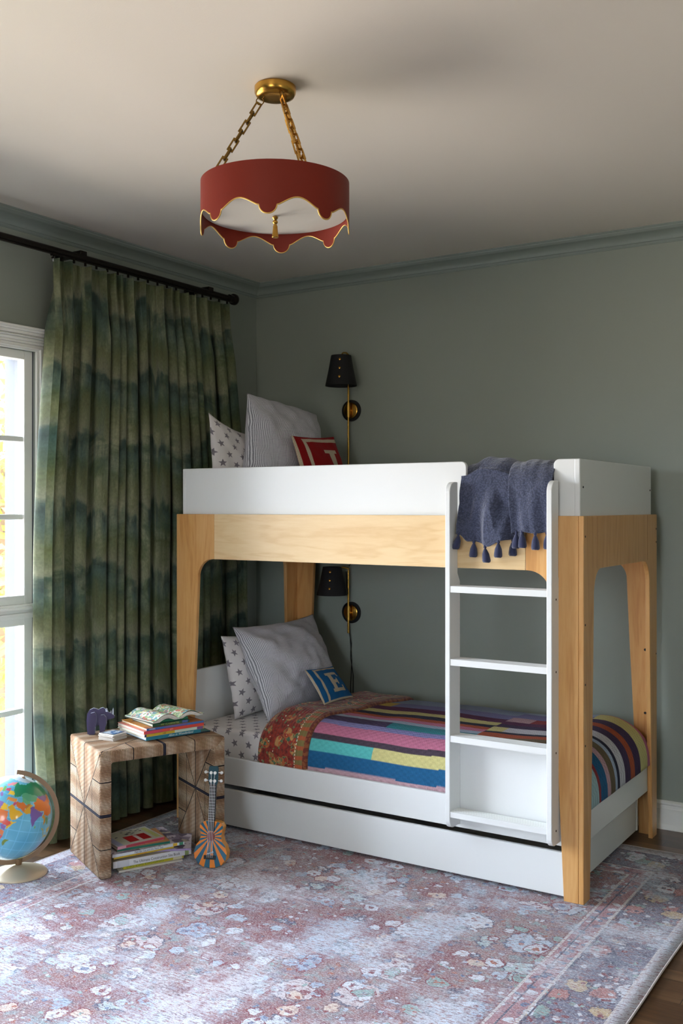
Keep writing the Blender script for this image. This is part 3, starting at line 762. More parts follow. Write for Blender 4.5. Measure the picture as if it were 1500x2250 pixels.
# ------------------------------------------------------------------ cushions
def cushion(name, label, cat, TL_, TR_, BL_, BR_, T, mat, group=None, N=44, colf=None, wr=.006, seed=0, pinch=.06, nexp=2.0, size=None, back=None, sag=0.0):
    TL_, TR_, BL_, BR_ = map(Vector, (TL_, TR_, BL_, BR_))
    W = size[0] if size else (TR_-TL_).length; H = size[1] if size else (TL_-BL_).length
    nrm = ((TR_-BL_).cross(TL_-BR_)).normalized()
    cen = (TL_+TR_+BL_+BR_)/4
    if nrm.dot(Vector((0, 0, CAM_H))-cen) < 0: nrm = -nrm
    v = []; uvs = []; cols = []; idx = {}
    def pt(u, w, side):
        a, b = u*2-1, w*2-1
        # edges drawn in between the corners
        pu = .5+(u-.5)*(1-pinch*(1-b*b)); pw = .5+(w-.5)*(1-pinch*(1-a*a))
        top = TL_.lerp(TR_, pu); bot = BL_.lerp(BR_, pu); p = bot.lerp(top, pw)
        h = ((1-abs(a)**nexp)*(1-abs(b)**nexp)); h = max(0, h)**.60
        wrk = wr*(nz(u*4+seed, w*4, side*3)+.5*nz(u*11+seed, w*9, side*5))*min(1, h*2)
        wrk += wr*.5*sin((a*1.5+b)*9+seed)*h*(1-h)*2
        p = p+nrm*side*(h*T/2+wrk)+Vector((0, 0, -sag*(1-a*a)*w))
        return p
    for side in (1, -1):
        for i in range(N+1):
            for j in range(N+1):
                if side == -1 and (i in (0, N) or j in (0, N)): idx[(side, i, j)] = idx[(1, i, j)]; continue
                idx[(side, i, j)] = len(v); u, w = i/N, j/N
                v.append(pt(u, w, side)); uvs.append((u*W, w*H)); cols.append(colf(u, w, side) if colf else (1, 1, 1))
    f = []
    for side in (1, -1):
        for i in range(N):
            for j in range(N):
                q = [idx[(side, i, j)], idx[(side, i+1, j)], idx[(side, i+1, j+1)], idx[(side, i, j+1)]]
                f.append(q if side == 1 else q[::-1])
    o = mk(name, v, f, mat, None, True, smooth=True, uvs=uvs, cols=cols if colf else None)
    tag(o, label, cat, group)
    # piped seam / stitched edge
    return o
cushion('pillow', 'star-print pillow at the far left end of the lower bunk', 'pillow', (-3.165, 3.885, .868), (-3.19, 4.46, .84), (-3.115, 3.93, .455), (-3.09, 4.5, .455), .15, 'star_cotton', wr=.010, seed=2)
cushion('pillow', 'star-print pillow standing at the left end of the upper bunk', 'pillow', (-3.19, 3.822, 1.958), (-3.20, 4.33, 1.88), (-3.15, 3.80, 1.49), (-3.10, 4.36, 1.49), .13, 'star_cotton', wr=.010, seed=5, sag=.03)
cushion('cushion', 'large grey pinstriped square cushion leaning on the lower bunk', 'cushion', (-3.155, 3.962, .905), (-3.11, 4.61, .915), (-2.885, 3.90, .465), (-2.86, 4.52, .47), .27, 'ticking', wr=.020, seed=7, pinch=.09, N=60)
cushion('cushion', 'large grey pinstriped square cushion leaning on the upper bunk', 'cushion', (-3.12, 4.035, 2.068), (-3.10, 4.63, 2.005), (-2.99, 3.855, 1.49), (-2.93, 4.49, 1.49), .27, 'ticking', wr=.020, seed=9, pinch=.05, N=60, sag=-.01)
CREAM = rgb(204, 190, 164)
def letter_col(bg, letter):
    def fn(u, w, side):
        if side < 0: return bg
        c = bg
        # one frame line inside the piped edge
        if (.165 < u < .225 and w < .955) or (.90 < w < .955 and u > .165): c = CREAM
        if u < .035 or w < .035: c = CREAM
        x, y = (u-.40)/.43, (w-.20)/.58
        if 0 <= x <= 1 and 0 <= y <= 1:
            if letter == 'E':
                if .12 < x < .40 or (y > .86) or (y < .14) or (.42 < y < .58 and x < .72) or (x > .86 and (y > .74 or y < .28)) or (x > .62 and x < .72 and .34 < y < .66): c = CREAM
                if x < .12 and .14 <= y <= .86: c = bg
            else:
                if .55 < x < .85 and y > .1 or (y > .9 and .3 < x < 1.0) or (y < .14 and x < .85) or (x < .25 and y < .36): c = CREAM
        return c
    return fn
cushion('cushion', 'small blue knitted cushion with a cream letter E on the lower bunk', 'cushion', (-2.800, 4.075, .708), (-2.805, 4.335, .692), (-2.665, 4.045, .555), (-2.675, 4.325, .550), .055, 'knit_wool', colf=letter_col(rgb(16, 98, 158), 'E'), N=150, wr=.003, seed=3, pinch=.06, size=(.30, .24))
cushion('cushion', 'small red knitted cushion with a cream letter beside the upper wall light', 'cushion', (-2.90, 4.105, 1.852), (-2.88, 4.46, 1.866), (-2.74, 4.03, 1.50), (-2.72, 4.44, 1.50), .08, 'knit_wool', colf=letter_col(rgb(150, 6, 12), 'J'), N=150, wr=.004, seed=4, pinch=.05, size=(.36, .36))

# ------------------------------------------------------------------ throw on the upper bunk
TX0, TX1 = -1.790, -1.398
thr = thing('throw_blanket', 'crinkled navy throw with tassels hanging over the upper bunk rail', 'throw', (-1.59, 3.74, 1.48))
path = [(4.12, 1.500), (4.02, 1.575), (3.93, 1.640), (3.85, 1.668), (3.79, 1.660), (3.745, 1.620), (3.712, 1.560), (3.692, 1.490), (3.686, 1.43), (3.684, 1.372)]
def along(t):
    s = t*(len(path)-1); i = min(int(s), len(path)-2); u = s-i
    p0 = path[max(i-1, 0)]; p1 = path[i]; p2 = path[i+1]; p3 = path[min(i+2, len(path)-1)]
    cr = lambda a, b, c, d: .5*((2*b)+(-a+c)*u+(2*a-5*b+4*c-d)*u*u+(-a+3*b-3*c+d)*u**3)
    return cr(p0[0], p1[0], p2[0], p3[0]), cr(p0[1], p1[1], p2[1], p3[1])
def thr_pt(s, t, lay=0):
    if lay == 0: x = lerp(TX0, -1.46, s)
    else: x = lerp(-1.585, TX1, s)
    hang = t
    y, z = along(t)
    front = sstep(.45, .8, t)
    if lay == 0:
        x += -.012*sin(t*pi)*s + .03*(1-s)*front*sstep(.6, 1, t)*0
        fold = .010+sin(s*10.0+1.6*sin(t*3)+1.9)*.019+sin(s*23+t*4)*.006
        y += -fold*front*(.4+.9*t)+.010*nz(s*4, t*5, 2)
        z += .010*nz(s*5, t*4, 8)+(.035*sin(s*3.0+.9)*sstep(.1, .35, t)*(1-sstep(.5, .8, t))-.022*sstep(.3, 0, s)*sstep(.2, .4, t))
        hem = .012*sin(s*9.5+.4)+(.05*sstep(.16, 0, s))-.012
        z += (hem)*sstep(.75, 1, t)
        # gathered lower edge
        x = lerp(x, lerp(TX0, -1.50, s*.94+.03), sstep(.5, 1, t))
    else:
        fold = sin(s*9.0+t*3+.4)*.012+sin(s*19-t*5)*.004
        y += -.034*sstep(.25, .55, t)-fold*.6*front+.008*nz(s*4+5, t*5, 2); y = y if t < .4 else max(y, 3.637)
        z += .006+.008*nz(s*5+7, t*4, 8)+.012*sin(s*2.6+.3)
        hem = .004*sin(s*8)+.014+.0*s
        z += hem*sstep(.75, 1, t)
        x = lerp(x, lerp(-1.545, TX1+.002, s), sstep(.4, 1, t)*1.0)
    y = max(y, 3.656 if lay == 0 else 3.639) if t > .4 else y
    if t > .55: y = min(y, lerp(3.72, 3.6965, sstep(.55, .68, t)))
    return Vector((x, y, z))
for lay, nu in ((0, 90), (1, 60)):
    v, f = grid(nu, 130, lambda s, t: thr_pt(s, t, lay)); uvs = [((i/(nu-1))*(.36 if lay == 0 else .2)+lay*.5, (j/129)*.62) for i in range(nu) for j in range(130)]
    mk('gauze_layer', v, f, 'navy_gauze', thr, True, smooth=True, uvs=uvs, solid=.006)
# bunched part lying behind the fold
v, f = grid(60, 40, lambda s, t: Vector((lerp(-1.775, -1.408, s), lerp(3.86, 4.25, t)+.02*sin(s*7), 1.485+(.192+.012*sin(s*9+1))*max(0, (1-(abs(2*t-1))**2.4))**.6*min(1, (min(s, 1-s)/.10+.25))+.008*nz(s*7, t*7))))
mk('gauze_layer', v, f, 'navy_gauze', thr, True, smooth=True, uvs=[((i/59)*.36, (j/39)*.4+.8) for i in range(60) for j in range(40)])
def tassel(p, L=.060, r=.0145, lean=0.0, parent=None, mat='navy_thread'):
    x, y, z = p; g = G()
    prof = [(.0015, .006), (.004, .003), (.0062, -.002), (.0062, -.006), (.0038, -.009), (.006, -.013), (r*.85, -.03), (r, -L*.8), (r*1.03, -L)]
    n = 20; v = []
    for k_, (rr, h) in enumerate(prof):
        for k in range(n):
            a = 2*pi*k/n; q = rr*(1+(.13*cos(k*pi) if k_ > 4 else 0)); v.append((x+q*cos(a)+lean*(-h), y+q*sin(a), z+h-(.004*sin(k*2.4) if k_ == 8 else 0)))
    f = []
    for i in range(len(prof)-1): f += [(i*n+k, i*n+(k+1) % n, (i+1)*n+(k+1) % n, (i+1)*n+k) for k in range(n)]
    f += [list(range(n)), [(len(prof)-1)*n+k for k in range(n)][::-1]]
    g.add(v, f); return g.out('tassel', mat, parent, smooth=True)
# positions along the hem
def hem(lay, s): return thr_pt(s, 1.0, lay)
for lay, s, ln in ((0, .03, -.25), (0, .22, -.05), (0, .45, .12), (0, .66, -.02), (0, .82, .0), (1, .12, -.04), (1, .30, .02), (1, .66, .02), (1, .95, .05)):
    p = hem(lay, s); tassel((p.x, p.y+.002, p.z+.001), lean=ln, parent=thr)

# ================================================================== CURTAIN AND ROD
NPL = 16
random.seed(11)
pl_ph = [random.uniform(-.5, .5) for _ in range(NPL+2)]; pl_am = [random.uniform(.7, 1.15) for _ in range(NPL+2)]
def curt_pt(s, t):
    z = lerp(2.612, .012, t)
    yl = lerp(3.155, 3.075, sstep(0, .55, t))+.035*sstep(.75, 1, t); yr = lerp(4.372, 4.50, sstep(0, .5, t))
    q = (s+.022*sin(s*17+1)+.010*sin(s*41))*NPL*.985+.1; q = max(0, q); i = int(min(q, NPL-1)); 
    am = lerp(pl_am[i], pl_am[i+1], sstep(0, 1, q-i)); ph = lerp(pl_ph[i], pl_ph[i+1], q-i)
    w = 2*pi*q+ph*1.3*sstep(.02, .4, t)+.5*nz(s*3, t*1.2, 5)*sstep(.1, .6, t)
    # heading: tight pinch pleats, relaxing to round folds
    pinch = abs(sin(w/2))**14
    tri = pinch*(.6+.4*cos(w*6)); top = .046*tri-.008
    low = (.052*am)*(sin(w-1.2)+.25*sin(2*w+.6))
    k = sstep(.015, .13, t)
    off = lerp(top, low, k)
    lat = .017*sin(2*w+.5)*k*am+.006*nz(s*20, t*3)*k
    y = lerp(yl, yr, s)+lat
    x = -3.532+off+.010*nz(s*5, t*2.2, 9)*k
    return Vector((max(x, -3.645), y, z))
nu, nv = 900, 60
v, f = grid(nu, nv, lambda s, t: curt_pt(s, t**1.25))
uvs = [((i/(nu-1))*2.6, 2.6*(1-(j/(nv-1))**1.25)) for i in range(nu) for j in range(nv)]
cur = mk('curtain', v, f, 'curtain_fabric', None, True, smooth=True, uvs=uvs)
tag(cur, 'full-length pleated green and teal landscape-print curtain hanging at the window', 'curtain')
rod = thing('curtain_rod', 'dark bronze curtain rod mounted below the crown moulding on the window wall', 'curtain rod', (-3.5, 3.2, 2.62))
g = G(); g.tube([(-3.5, .2, 2.641), (-3.5, 4.385, 2.641)], .0146, 18); o = g.out('pole', 'bronze_dark', rod, sa=40)
g = G(); g.box(-3.506, -3.494, .2, 4.36, 2.621, 2.6265); g.out('track', 'bronze_dark', rod)
g = G(); g.lathe([(.016, 0), (.021, .002), (.021, .030), (.029, .033), (.031, .038), (.031, .052), (.028, .056), (.012, .057)], (-3.5, 4.365, 2.641), 28, ax='y'); g.out('finial', 'bronze_dark', rod, sa=40)
for y in (3.300, 4.205, 1.7):
    g = G(); g.box(XL+.004, -3.490, y-.020, y+.020, 2.650, 2.672); g.box(XL, XL+.006, y-.026, y+.026, 2.622, 2.690); g.out('bracket', 'bronze_dark', rod, bevel=.003)
for k in range(18):
    y = 3.18+k*(4.35-3.18)/17; g = G(); g.box(-3.5035, -3.4965, y-.004, y+.004, 2.606, 2.6215); g.out('glider', 'bronze_dark', rod)
g = G()
for a in range(3): g.lathe([(.006, -.003), (.006, .003)], (-3.492, 3.118+.008*cos(a*2.1+.5), 2.612+.008*sin(a*2.1+.5)), 12, ax='x')
g.out('stop', 'bronze_dark', rod)
g = G(); g.tube([(-3.492, 3.118, 2.603), (-3.492, 3.118, 2.586)], [.003, .0048], 10); g.out('pull_ring', 'chrome', rod)

# ================================================================== PENDANT
PX, PY = -1.8555, 2.5415
pend = thing('pendant_light', 'red scalloped drum pendant light with gold chains hanging from the ceiling', 'pendant light', (PX, PY, ZC))
g = G(); g.lathe([(.060, 0), (.064, -.004), (.0635, -.022), (.058, -.032), (.046, -.037), (.02, -.039), (.001, -.039)], (PX, PY, ZC), 48); g.out('canopy', 'brass', pend, sa=45)
SR = .2285; ZTOP = 2.497; TIP = 2.341; VA = radians(-5.3)
CAMDIR = math.atan2(-PY, -PX)      # from the lamp to the camera
def scal(th):
    P_ = pi/4; u = ((th+P_/2) % P_)-P_/2; mm = abs(u)*SR
    if mm < .0255: return TIP+.0265-sqrt(max(0, .0262**2-mm*mm))
    if mm < .031: return TIP+.0265
    t = (mm-.031)/(.0897-.031); return TIP+.0265+.0240*(.72*sin(t*pi/2)+.28*sstep(0, 1.0, t))
N = 640; v = []; f = []
for k in range(N):
    th = 2*pi*k/N; a = CAMDIR+VA+th; zb = scal(th)
    for r in (SR, SR-.0028):
        for z in (ZTOP, lerp(ZTOP, zb, .5), zb): v.append((PX+r*cos(a), PY+r*sin(a), z))
for k in range(N):
    a, b = k*6, ((k+1) % N)*6
    f += [(a, b, b+1, a+1), (a+1, b+1, b+2, a+2), (a+3, a+4, b+4, b+3), (a+4, a+5, b+5, b+4), (a+2, b+2, b+5, a+5), (a, a+3, b+3, b)]
sh = mk('lamp_shade', v, f, 'shade_red', pend, True); smooth_angle(sh, 50)
g = G(); g.tube([(PX+(SR-.001)*cos(CAMDIR+VA+2*pi*k/N), PY+(SR-.001)*sin(CAMDIR+VA+2*pi*k/N), scal(2*pi*k/N)) for k in range(N)], .0021, 6, closed=True); g.out('trim', 'shade_gold', sh, smooth=True)
g = G(); g.lathe([(.0, 2.398), (.12, 2.3985), (.222, 2.401), (.2245, 2.404), (.2245, 2.407), (.0, 2.407)], (PX, PY, 0), 64); g.out('diffuser', 'diffuser', pend, sa=30)
g = G(); g.lathe([(.0, 2.470), (.221, 2.470), (.221, 2.473), (.0, 2.473)], (PX, PY, 0), 48); 
g = G()
for k in range(3): 
    a = CAMDIR+pi/2+2*pi*k/3; g.tube([(PX, PY, 2.484), (PX+.224*cos(a), PY+.224*sin(a), 2.484)], .003, 8)
g.lathe([(.012, 2.44), (.016, 2.45), (.016, 2.50), (.010, 2.505)], (PX, PY, 0), 16); g.out('spider', 'brass_dark', pend)
# tassel finial
g = G(); z = 2.398
g.lathe([(.003, 0), (.008, -.002), (.0095, -.006), (.006, -.010), (.0045, -.013), (.008, -.017), (.008, -.021), (.0045, -.025), (.006, -.030), (.0075, -.033), (.0072, -.036), (.0085, -.050), (.0105, -.066), (.0095, -.067), (.001, -.066)], (PX, PY, z), 20); g.out('tassel_finial', 'brass', pend, sa=50)
def link(g, p, d, w, L=.040, W=.0205, t=.0044):
    """rectangular link centred at p, long axis d, width axis w"""
    d = d.normalized(); w = (w-d*w.dot(d)).normalized(); nn = d.cross(w)
    def bx(c, a, b, e):
        vv = [c+d*(i*a)+w*(j*b)+nn*(k*e) for i in (-1, 1) for j in (-1, 1) for k in (-1, 1)]
        g.add(vv, [(0, 1, 3, 2), (4, 6, 7, 5), (0, 4, 5, 1), (2, 3, 7, 6), (0, 2, 6, 4), (1, 5, 7, 3)])
    for s in (-1, 1):
        bx(p+w*(s*(W/2-t/2)), L/2, t/2, t/2); bx(p+d*(s*(L/2-t/2)), t/2, W/2-t, t/2)
for k in range(3):
    a = CAMDIR+pi/2+2*pi*k/3+radians(0)
    # first chain hangs on the viewer's left
    a = YAW+pi+radians(-2)+2*pi*k/3
    p0 = Vector((PX+.047*cos(a), PY+.047*sin(a), 2.750)); p1 = Vector((PX+.214*cos(a), PY+.214*sin(a), 2.486))
    g = G(); g.tube([p0+Vector((.0115*cos(q)*cos(a), .0115*cos(q)*sin(a), .0115*sin(q)+.003)) for q in [2*pi*i/20 for i in range(20)]], .0017, 8, closed=True); g.out('ring', 'brass_dark', pend, smooth=True)
    d = p1-p0; n = 9; g = G(); side = d.cross(Vector((0, 0, 1))).normalized(); up = d.cross(side).normalized()
    for i in range(n):
        link(g, p0+d*((i+.75)/(n+.5)), d, (side if i % 2 else up), L=d.length/(n+.5)*1.32)
    g.out('chain', 'brass' if k else 'brass_dark', pend, bevel=0)

# ================================================================== WALL LIGHTS
def sconce(label, x, z, sx, sy, sz0, sz1, rb, rt, zr0, zr1, side):
    t = thing('wall_light', label, 'wall light', (x, YB, z), group=None)
    g = G(); g.lathe([(.0595, 0), (.0595, -.010), (.056, -.013), (.047, -.0135), (.0465, -.010), (.001, -.010)], (x, YB, z), 40, ax='y'); g.out('wall_plate', 'shade_black', t, sa=40)
    g = G(); g.lathe([(.0445, -.0105), (.0445, -.017), (.041, -.019), (.001, -.019)], (x, YB, z), 36, ax='y'); g.out('brass_disc', 'brass', t, sa=40)
    yr = YB-.038
    g = G(); g.tube([(x, yr, zr0), (x, yr, zr1)], .0055, 14); g.out('rod', 'brass', t, sa=40)
    g = G(); g.tube([(x, yr, z-.040), (x, yr, z+.040)], .0105, 16); g.tube([(x, YB-.018, z), (x, yr, z)], .009, 12); g.out('sleeve', 'brass', t, sa=40)
    g = G(); top = sz1+.02
    g.tube([(x, yr, zr1-.004), (x, yr, zr1+.008), (lerp(x, sx, .3), lerp(yr, sy, .3), zr1+.016), (lerp(x, sx, .7), lerp(yr, sy, .7), zr1+.012), (sx, sy, zr1-.004), (sx, sy, lerp(sz0, sz1, .55))], .0048, 10); g.out('arm', 'brass', t, smooth=True)
    g = G(); g.lathe([(.013, sz0+.03), (.016, sz0+.035), (.016, lerp(sz0, sz1, .55)), (.010, lerp(sz0, sz1, .62))], (sx, sy, 0), 16); g.out('bulb_holder', 'brass', t, sa=40)
    g = G(); g.lathe([(rt, sz1), (lerp(rt, rb, .5)*.985, lerp(sz1, sz0, .5)), (rb, sz0), (rb-.0025, sz0), (lerp(rt, rb, .5)*.985-.0025, lerp(sz1, sz0, .5)), (rt-.0025, sz1)], (sx, sy, 0), 48, closed=True)
    # inner top spider
    for k in range(3): a = k*2.094; g.tube([(sx, sy, sz1-.012), (sx+(rt)*cos(a), sy+rt*sin(a), sz1-.012)], .0015, 6)
    shd = g.out('lamp_shade', 'shade_black', t, sa=40)
    cdir = math.atan2(-sy, -sx)+radians(side)
    for q in (.16, .45, .74):
        zz = lerp(sz1, sz0, q); r = lerp(rt, rb, q)+.0005; g = G()
        c = Vector((sx+r*cos(cdir), sy+r*sin(cdir), zz)); nn = Vector((cos(cdir), sin(cdir), .25)).normalized()
        g.tube([c-nn*.001, c+nn*.0015, c+nn*.003], [.0062, .0062, .003], 14); g.out('stud', 'brass', shd, sa=60)
    return t
sconce('black-shaded brass wall light above the upper bunk pillows', -2.990, 2.036, -2.986, 4.70, 2.162, 2.328, .087, .055, 1.62, 2.335, -7)
sconce('black-shaded brass wall light inside the lower bunk beside the rear post', -2.990, .912, -3.045, 4.70, 1.015, 1.170, .085, .051, .800, 1.150, -11)
g = G(); x = -2.99
g.tube([(x, YB-.030, 1.62), (x+.002, YB-.022, 1.5), (x+.012, YB-.012, 1.34), (x+.02, YB-.010, 1.22), (x+.0, YB-.03, 1.17)], .0024, 8)
c1 = g.out('lamp_cord', 'cord_black', smooth=True); tag(c1, 'black cord running down the wall from the upper wall light to the lower one', 'cord')
g = G()
g.tube([(x-.030, YB-.012, 1.14), (x-.022, YB-.010, 1.02), (x-.012, YB-.012, .93), (x-.008, YB-.010, .80), (x+.004, YB-.008, .64), (x-.004, YB-.008, .50), (x, YB-.008, .36)], .0022, 8)
g.tube([(x+.002, YB-.030, .80), (x+.004, YB-.014, .74), (x-.004, YB-.008, .66), (x+.014, YB-.008, .56), (x+.012, YB-.008, .44), (x+.012, YB-.008, .36)], .0022, 8)
c2 = g.out('lamp_cord', 'cord_black', smooth=True); tag(c2, 'pair of black cords hanging below the lower wall light behind the blue cushion', 'cord')

# ================================================================== WOVEN STOOL
ANG = radians(64.3); SW, SD, SH, ST = .550, .40, .52, .050
ex = Vector((cos(ANG), sin(ANG), 0)); ey = Vector((-sin(ANG), cos(ANG), 0))
SC = Vector((-2.990, 2.912, 0))+ex*(SW/2)+ey*(SD/2)
def U(w, h, t, z0=0, r=.012): return [(-w/2, z0), (-w/2, h), (w/2, h), (w/2, z0), (w/2-t, z0), (w/2-t, h-t), (-w/2+t, h-t), (-w/2+t, z0)]
g = G(); g.prism(U(SW, SH, ST, .0065), 'y', -SD/2, SD/2)
me_m = []
stool = mk('stool', g.v, g.f, None, None, False, mats=['seagrass_side', 'seagrass_top', 'seagrass_legedge', 'seagrass_beam'], bevel=.011, bseg=4)
bm = bmesh.new(); bm.from_mesh(stool.data)
# split the two n-gon faces into legs and beam so each carries its own weave
big = [fc for fc in bm.faces if abs(fc.normal.y) > .9]
for fc in big:
    y = fc.calc_center_median().y
    L = {(round(v.co.x, 4), round(v.co.z, 4)): v for v in fc.verts}
    q = lambda x, z: L[(round(x, 4), round(z, 4))]
    a, b, c, d = q(-SW/2, SH), q(-SW/2+ST, SH-ST), q(SW/2, SH), q(SW/2-ST, SH-ST)
    bmesh.utils.face_split(fc, a, b)
    for f2 in bm.faces:
        if c in f2.verts and d in f2.verts and len(f2.verts) > 4: bmesh.utils.face_split(f2, c, d); break
for fc in bm.faces:
    n = fc.normal; cc = fc.calc_center_median(); fc.smooth = True
    if abs(n.x) > .9: fc.material_index = 0
    elif abs(n.z) > .9: fc.material_index = 1 if cc.z > .1 else 0
    else: fc.material_index = 3 if cc.z > SH-ST*1.2 else 2
bm.to_mesh(stool.data); bm.free()
stool.location = SC; stool.rotation_euler = (0, 0, ANG)
tag(stool, 'woven seagrass waterfall stool holding books in front of the curtain', 'stool')

# ================================================================== BOOKS
BK = {}
def colmat(c, rough=.45):
    k = 'paint_%d_%d_%d_%d' % (*c, int(rough*100))
    if k not in MATS: Mat(k, rgb(*c), rough)
    return k
m = Mat('page_edges', rgb(220, 214, 200), .8); x, y, z = m.obj(); m.col(m.ramp((z*2600.0).sin()*.5+.5, [(.2, rgb(196, 188, 172)), (.8, rgb(232, 228, 216))]))
def picture(name, cols, scale=22, bg=(230, 226, 210)):
    m = Mat(name, rgb(*bg), .4); x, y, z = m.obj()
    vv = m.vor(m.vec, scale); c = m._sep(vv.outputs['Color']); n_ = m.noise(m.vec, scale*1.6, 3)
    k = m.ramp(c[0]*.7+n_*.3, [(i/len(cols), rgb(*q)) for i, q in enumerate(cols)], 'CONSTANT'); m.col(k); return name
picture('map_page', [(196, 214, 170), (226, 232, 220), (150, 190, 140), (234, 226, 180), (120, 170, 180), (214, 120, 100), (240, 240, 236), (130, 160, 110), (188, 180, 200)], 70)
picture('cover_orange', [(206, 120, 60), (226, 160, 80), (176, 96, 50), (230, 190, 120)], 18)
picture('cover_lilac', [(196, 188, 206), (150, 140, 164), (220, 214, 224), (110, 100, 120), (206, 200, 180)], 26)
def text_mesh(body, size, mat, parent, M, name='title', shear=0.0, width=None):
    cu = bpy.data.curves.new(name, 'FONT'); cu.body = body; cu.size = size; cu.extrude = .00012; cu.shear = shear; cu.resolution_u = 2
    tmp = bpy.data.objects.new(name, cu); C.objects.link(tmp)
    dg = bpy.context.evaluated_depsgraph_get(); me = bpy.data.meshes.new_from_object(tmp.evaluated_get(dg)); bpy.data.objects.remove(tmp)
    xs = [v.co.x for v in me.vertices]; w = max(xs)-min(xs)
    sc = (width/w) if width else 1.0
    me.transform(M @ Matrix.Diagonal((sc, 1, 1, 1))); me.materials.clear(); me.materials.append(MATS[mat])
    o = bpy.data.objects.new(name, me); C.objects.link(o); o.parent = parent; return o
def book(label, loc, ang, L, W, T, spine, cover, z, group=None, title=None, tcol='paint', tsize=None, tx=.3, twidth=None, top=None, tilt=0.0, shear=0.0, hard=.0016, spinemark=None, extra=None, cat='book'):
    """origin = spine corner at the viewer's left; x along the spine, y away from the spine"""
    t = thing('book', label, cat, (loc[0], loc[1], z), group=group, rot=(0, tilt, ang))
    t_ = hard; g = G()
    g.box(0, L, 0, W, 0, t_); cv = g.out('cover', spine if cover is None else cover, t, False, bevel=.0004)
    g = G(); g.box(0, L, 0, W, T-t_, T); g.out('cover', top or cover, t, False, bevel=.0004)
    g = G(); g.prism([(0, 0), (0, T)]+[(.0, T)][:0]+[(.0016, T), (.0016, 0)], 'x', 0, L); sp_ = g.out('spine', spine, t, False)
    g = G(); g.box(.002, L-.002, .0017, W-.0025, t_, T-t_); g.out('pages', 'page_edges', t, False)
    if title:
        s = tsize or T*.8
        M = Matrix.Translation((L*tx, -.0004, T*.24)) @ Matrix.Rotation(pi/2, 4, 'X')
        text_mesh(title, s, tcol, sp_, M, shear=shear, width=twidth)
    if spinemark:
        for (a, b, mt) in spinemark:
            g = G(); g.box(L*a, L*b, -.00035, .0002, .0003, T-.0003); g.out('spine_panel', mt, sp_, False)
    if extra: extra(t, L, W, T)
    return t
SA = radians(70.7); zz = SH+.0008
st_o = Vector((-2.954, 3.140)); WHT = colmat((236, 236, 232)); BLK = colmat((26, 26, 26)); YEL = colmat((222, 186, 44)); GLD = colmat((200, 200, 90))
def sp(o, ang, dx, dy): return (o.x+cos(ang)*dx-sin(ang)*dy, o.y+sin(ang)*dx+cos(ang)*dy)
T1 = .0145
book('thin black picture book at the very bottom of the stack on the stool', sp(st_o, SA, .075, .010), SA-.02, .235, .21, .0055, colmat((30, 30, 44)), colmat((40, 120, 120)), zz); zz += .0058
book('turquoise book with white script title under the stack on the stool', sp(st_o, SA, -.002, 0), SA, .262, .25, T1, colmat((36, 128, 148)), colmat((120, 180, 220)), zz, title='Alice in Wonderland', tcol=WHT, tx=.40, tsize=.0135, shear=.35, twidth=.12); zz += T1+.0003
book('yellow and white spined picture book in the stack on the stool', sp(st_o, SA, -.010, -.002), SA+.01, .285, .245, .0115, colmat((206, 170, 40)), colmat((220, 226, 200)), zz, title='LIFE', tcol=BLK, tx=.30, tsize=.0085, spinemark=[(.50, .88, colmat((206, 222, 206))), (.88, .985, colmat((120, 84, 140))), (.0, .03, colmat((60, 60, 110)))]); zz += .0118
book('red spined picture book in the stack on the stool', sp(st_o, SA, -.012, -.001), SA+.01, .288, .24, .0125, colmat((222, 74, 56)), colmat((220, 140, 130)), zz, title='LEO', tcol=colmat((240, 190, 180)), tx=.42, tsize=.009, spinemark=[(.02, .30, colmat((206, 70, 90)))]); zz += .0128
book('blue spined book with orange cover in the stack on the stool', sp(st_o, SA, .002, .002), SA-.005, .272, .235, .0095, colmat((58, 104, 170)), 'cover_orange', zz, title='IMPRESS', tcol=WHT, tx=.04, tsize=.008, spinemark=[(.30, .70, colmat((104, 92, 150)))]); zz += .0098
book('dark green book titled classmates near the top of the stack on the stool', sp(st_o, SA, .035, .012), SA-.01, .175, .19, .0115, colmat((34, 80, 56)), colmat((40, 96, 70)), zz, title='MY CLASSMATES', tcol=GLD, tx=.22, tsize=.0085, twidth=.085, spinemark=[(.80, .95, colmat((70, 90, 150)))]); zz += .0118
book('bright green thin book just under the open book', sp(st_o, SA, .055, .030), SA-.04, .155, .19, .010, colmat((36, 120, 84)), colmat((30, 110, 80)), zz); zz += .0104
# the open book on top
ob = thing('open_book', 'open picture book with colourful map pages lying on top of the stool stack', 'open book', (*sp(st_o, SA, .135, .095), zz), rotz=SA+radians(8))
def leafcurve(s, lift): return lift*(sin(min(1, s*1.15)*pi)*.7+.55*(1-(1-s)**2)*(1-s*.75))
LW, LH = .135, .20
def openpart(side, base, lift, mat, name, th, ext=1.0):
    n = 24; v = []; 
    prof = [(s/n*LW*ext, base+leafcurve(s/n, lift)) for s in range(n+1)]
    g = G(); poly = [(side*x, z) for x, z in prof]+[(side*x, max(.0005, z-th)) for x, z in reversed(prof)]
    # tilt
    g.prism(poly, 'y', -LH/2, LH/2); return g.out(name, mat, ob, False, sa=40)
openpart(-1, .003, .026, 'page_edges', 'page_block', .016, .97); openpart(1, .003, .022, 'page_edges', 'page_block', .014, .97)
openpart(-1, .0045, .0285, 'map_page', 'open_page', .0012); openpart(1, .0045, .026, 'map_page', 'open_page', .0012)
openpart(-1, .0008, .016, colmat((40, 60, 50)), 'cover', .0012, 1.02); openpart(1, .0008, .012, colmat((56, 40, 36)), 'cover', .0012, 1.02)

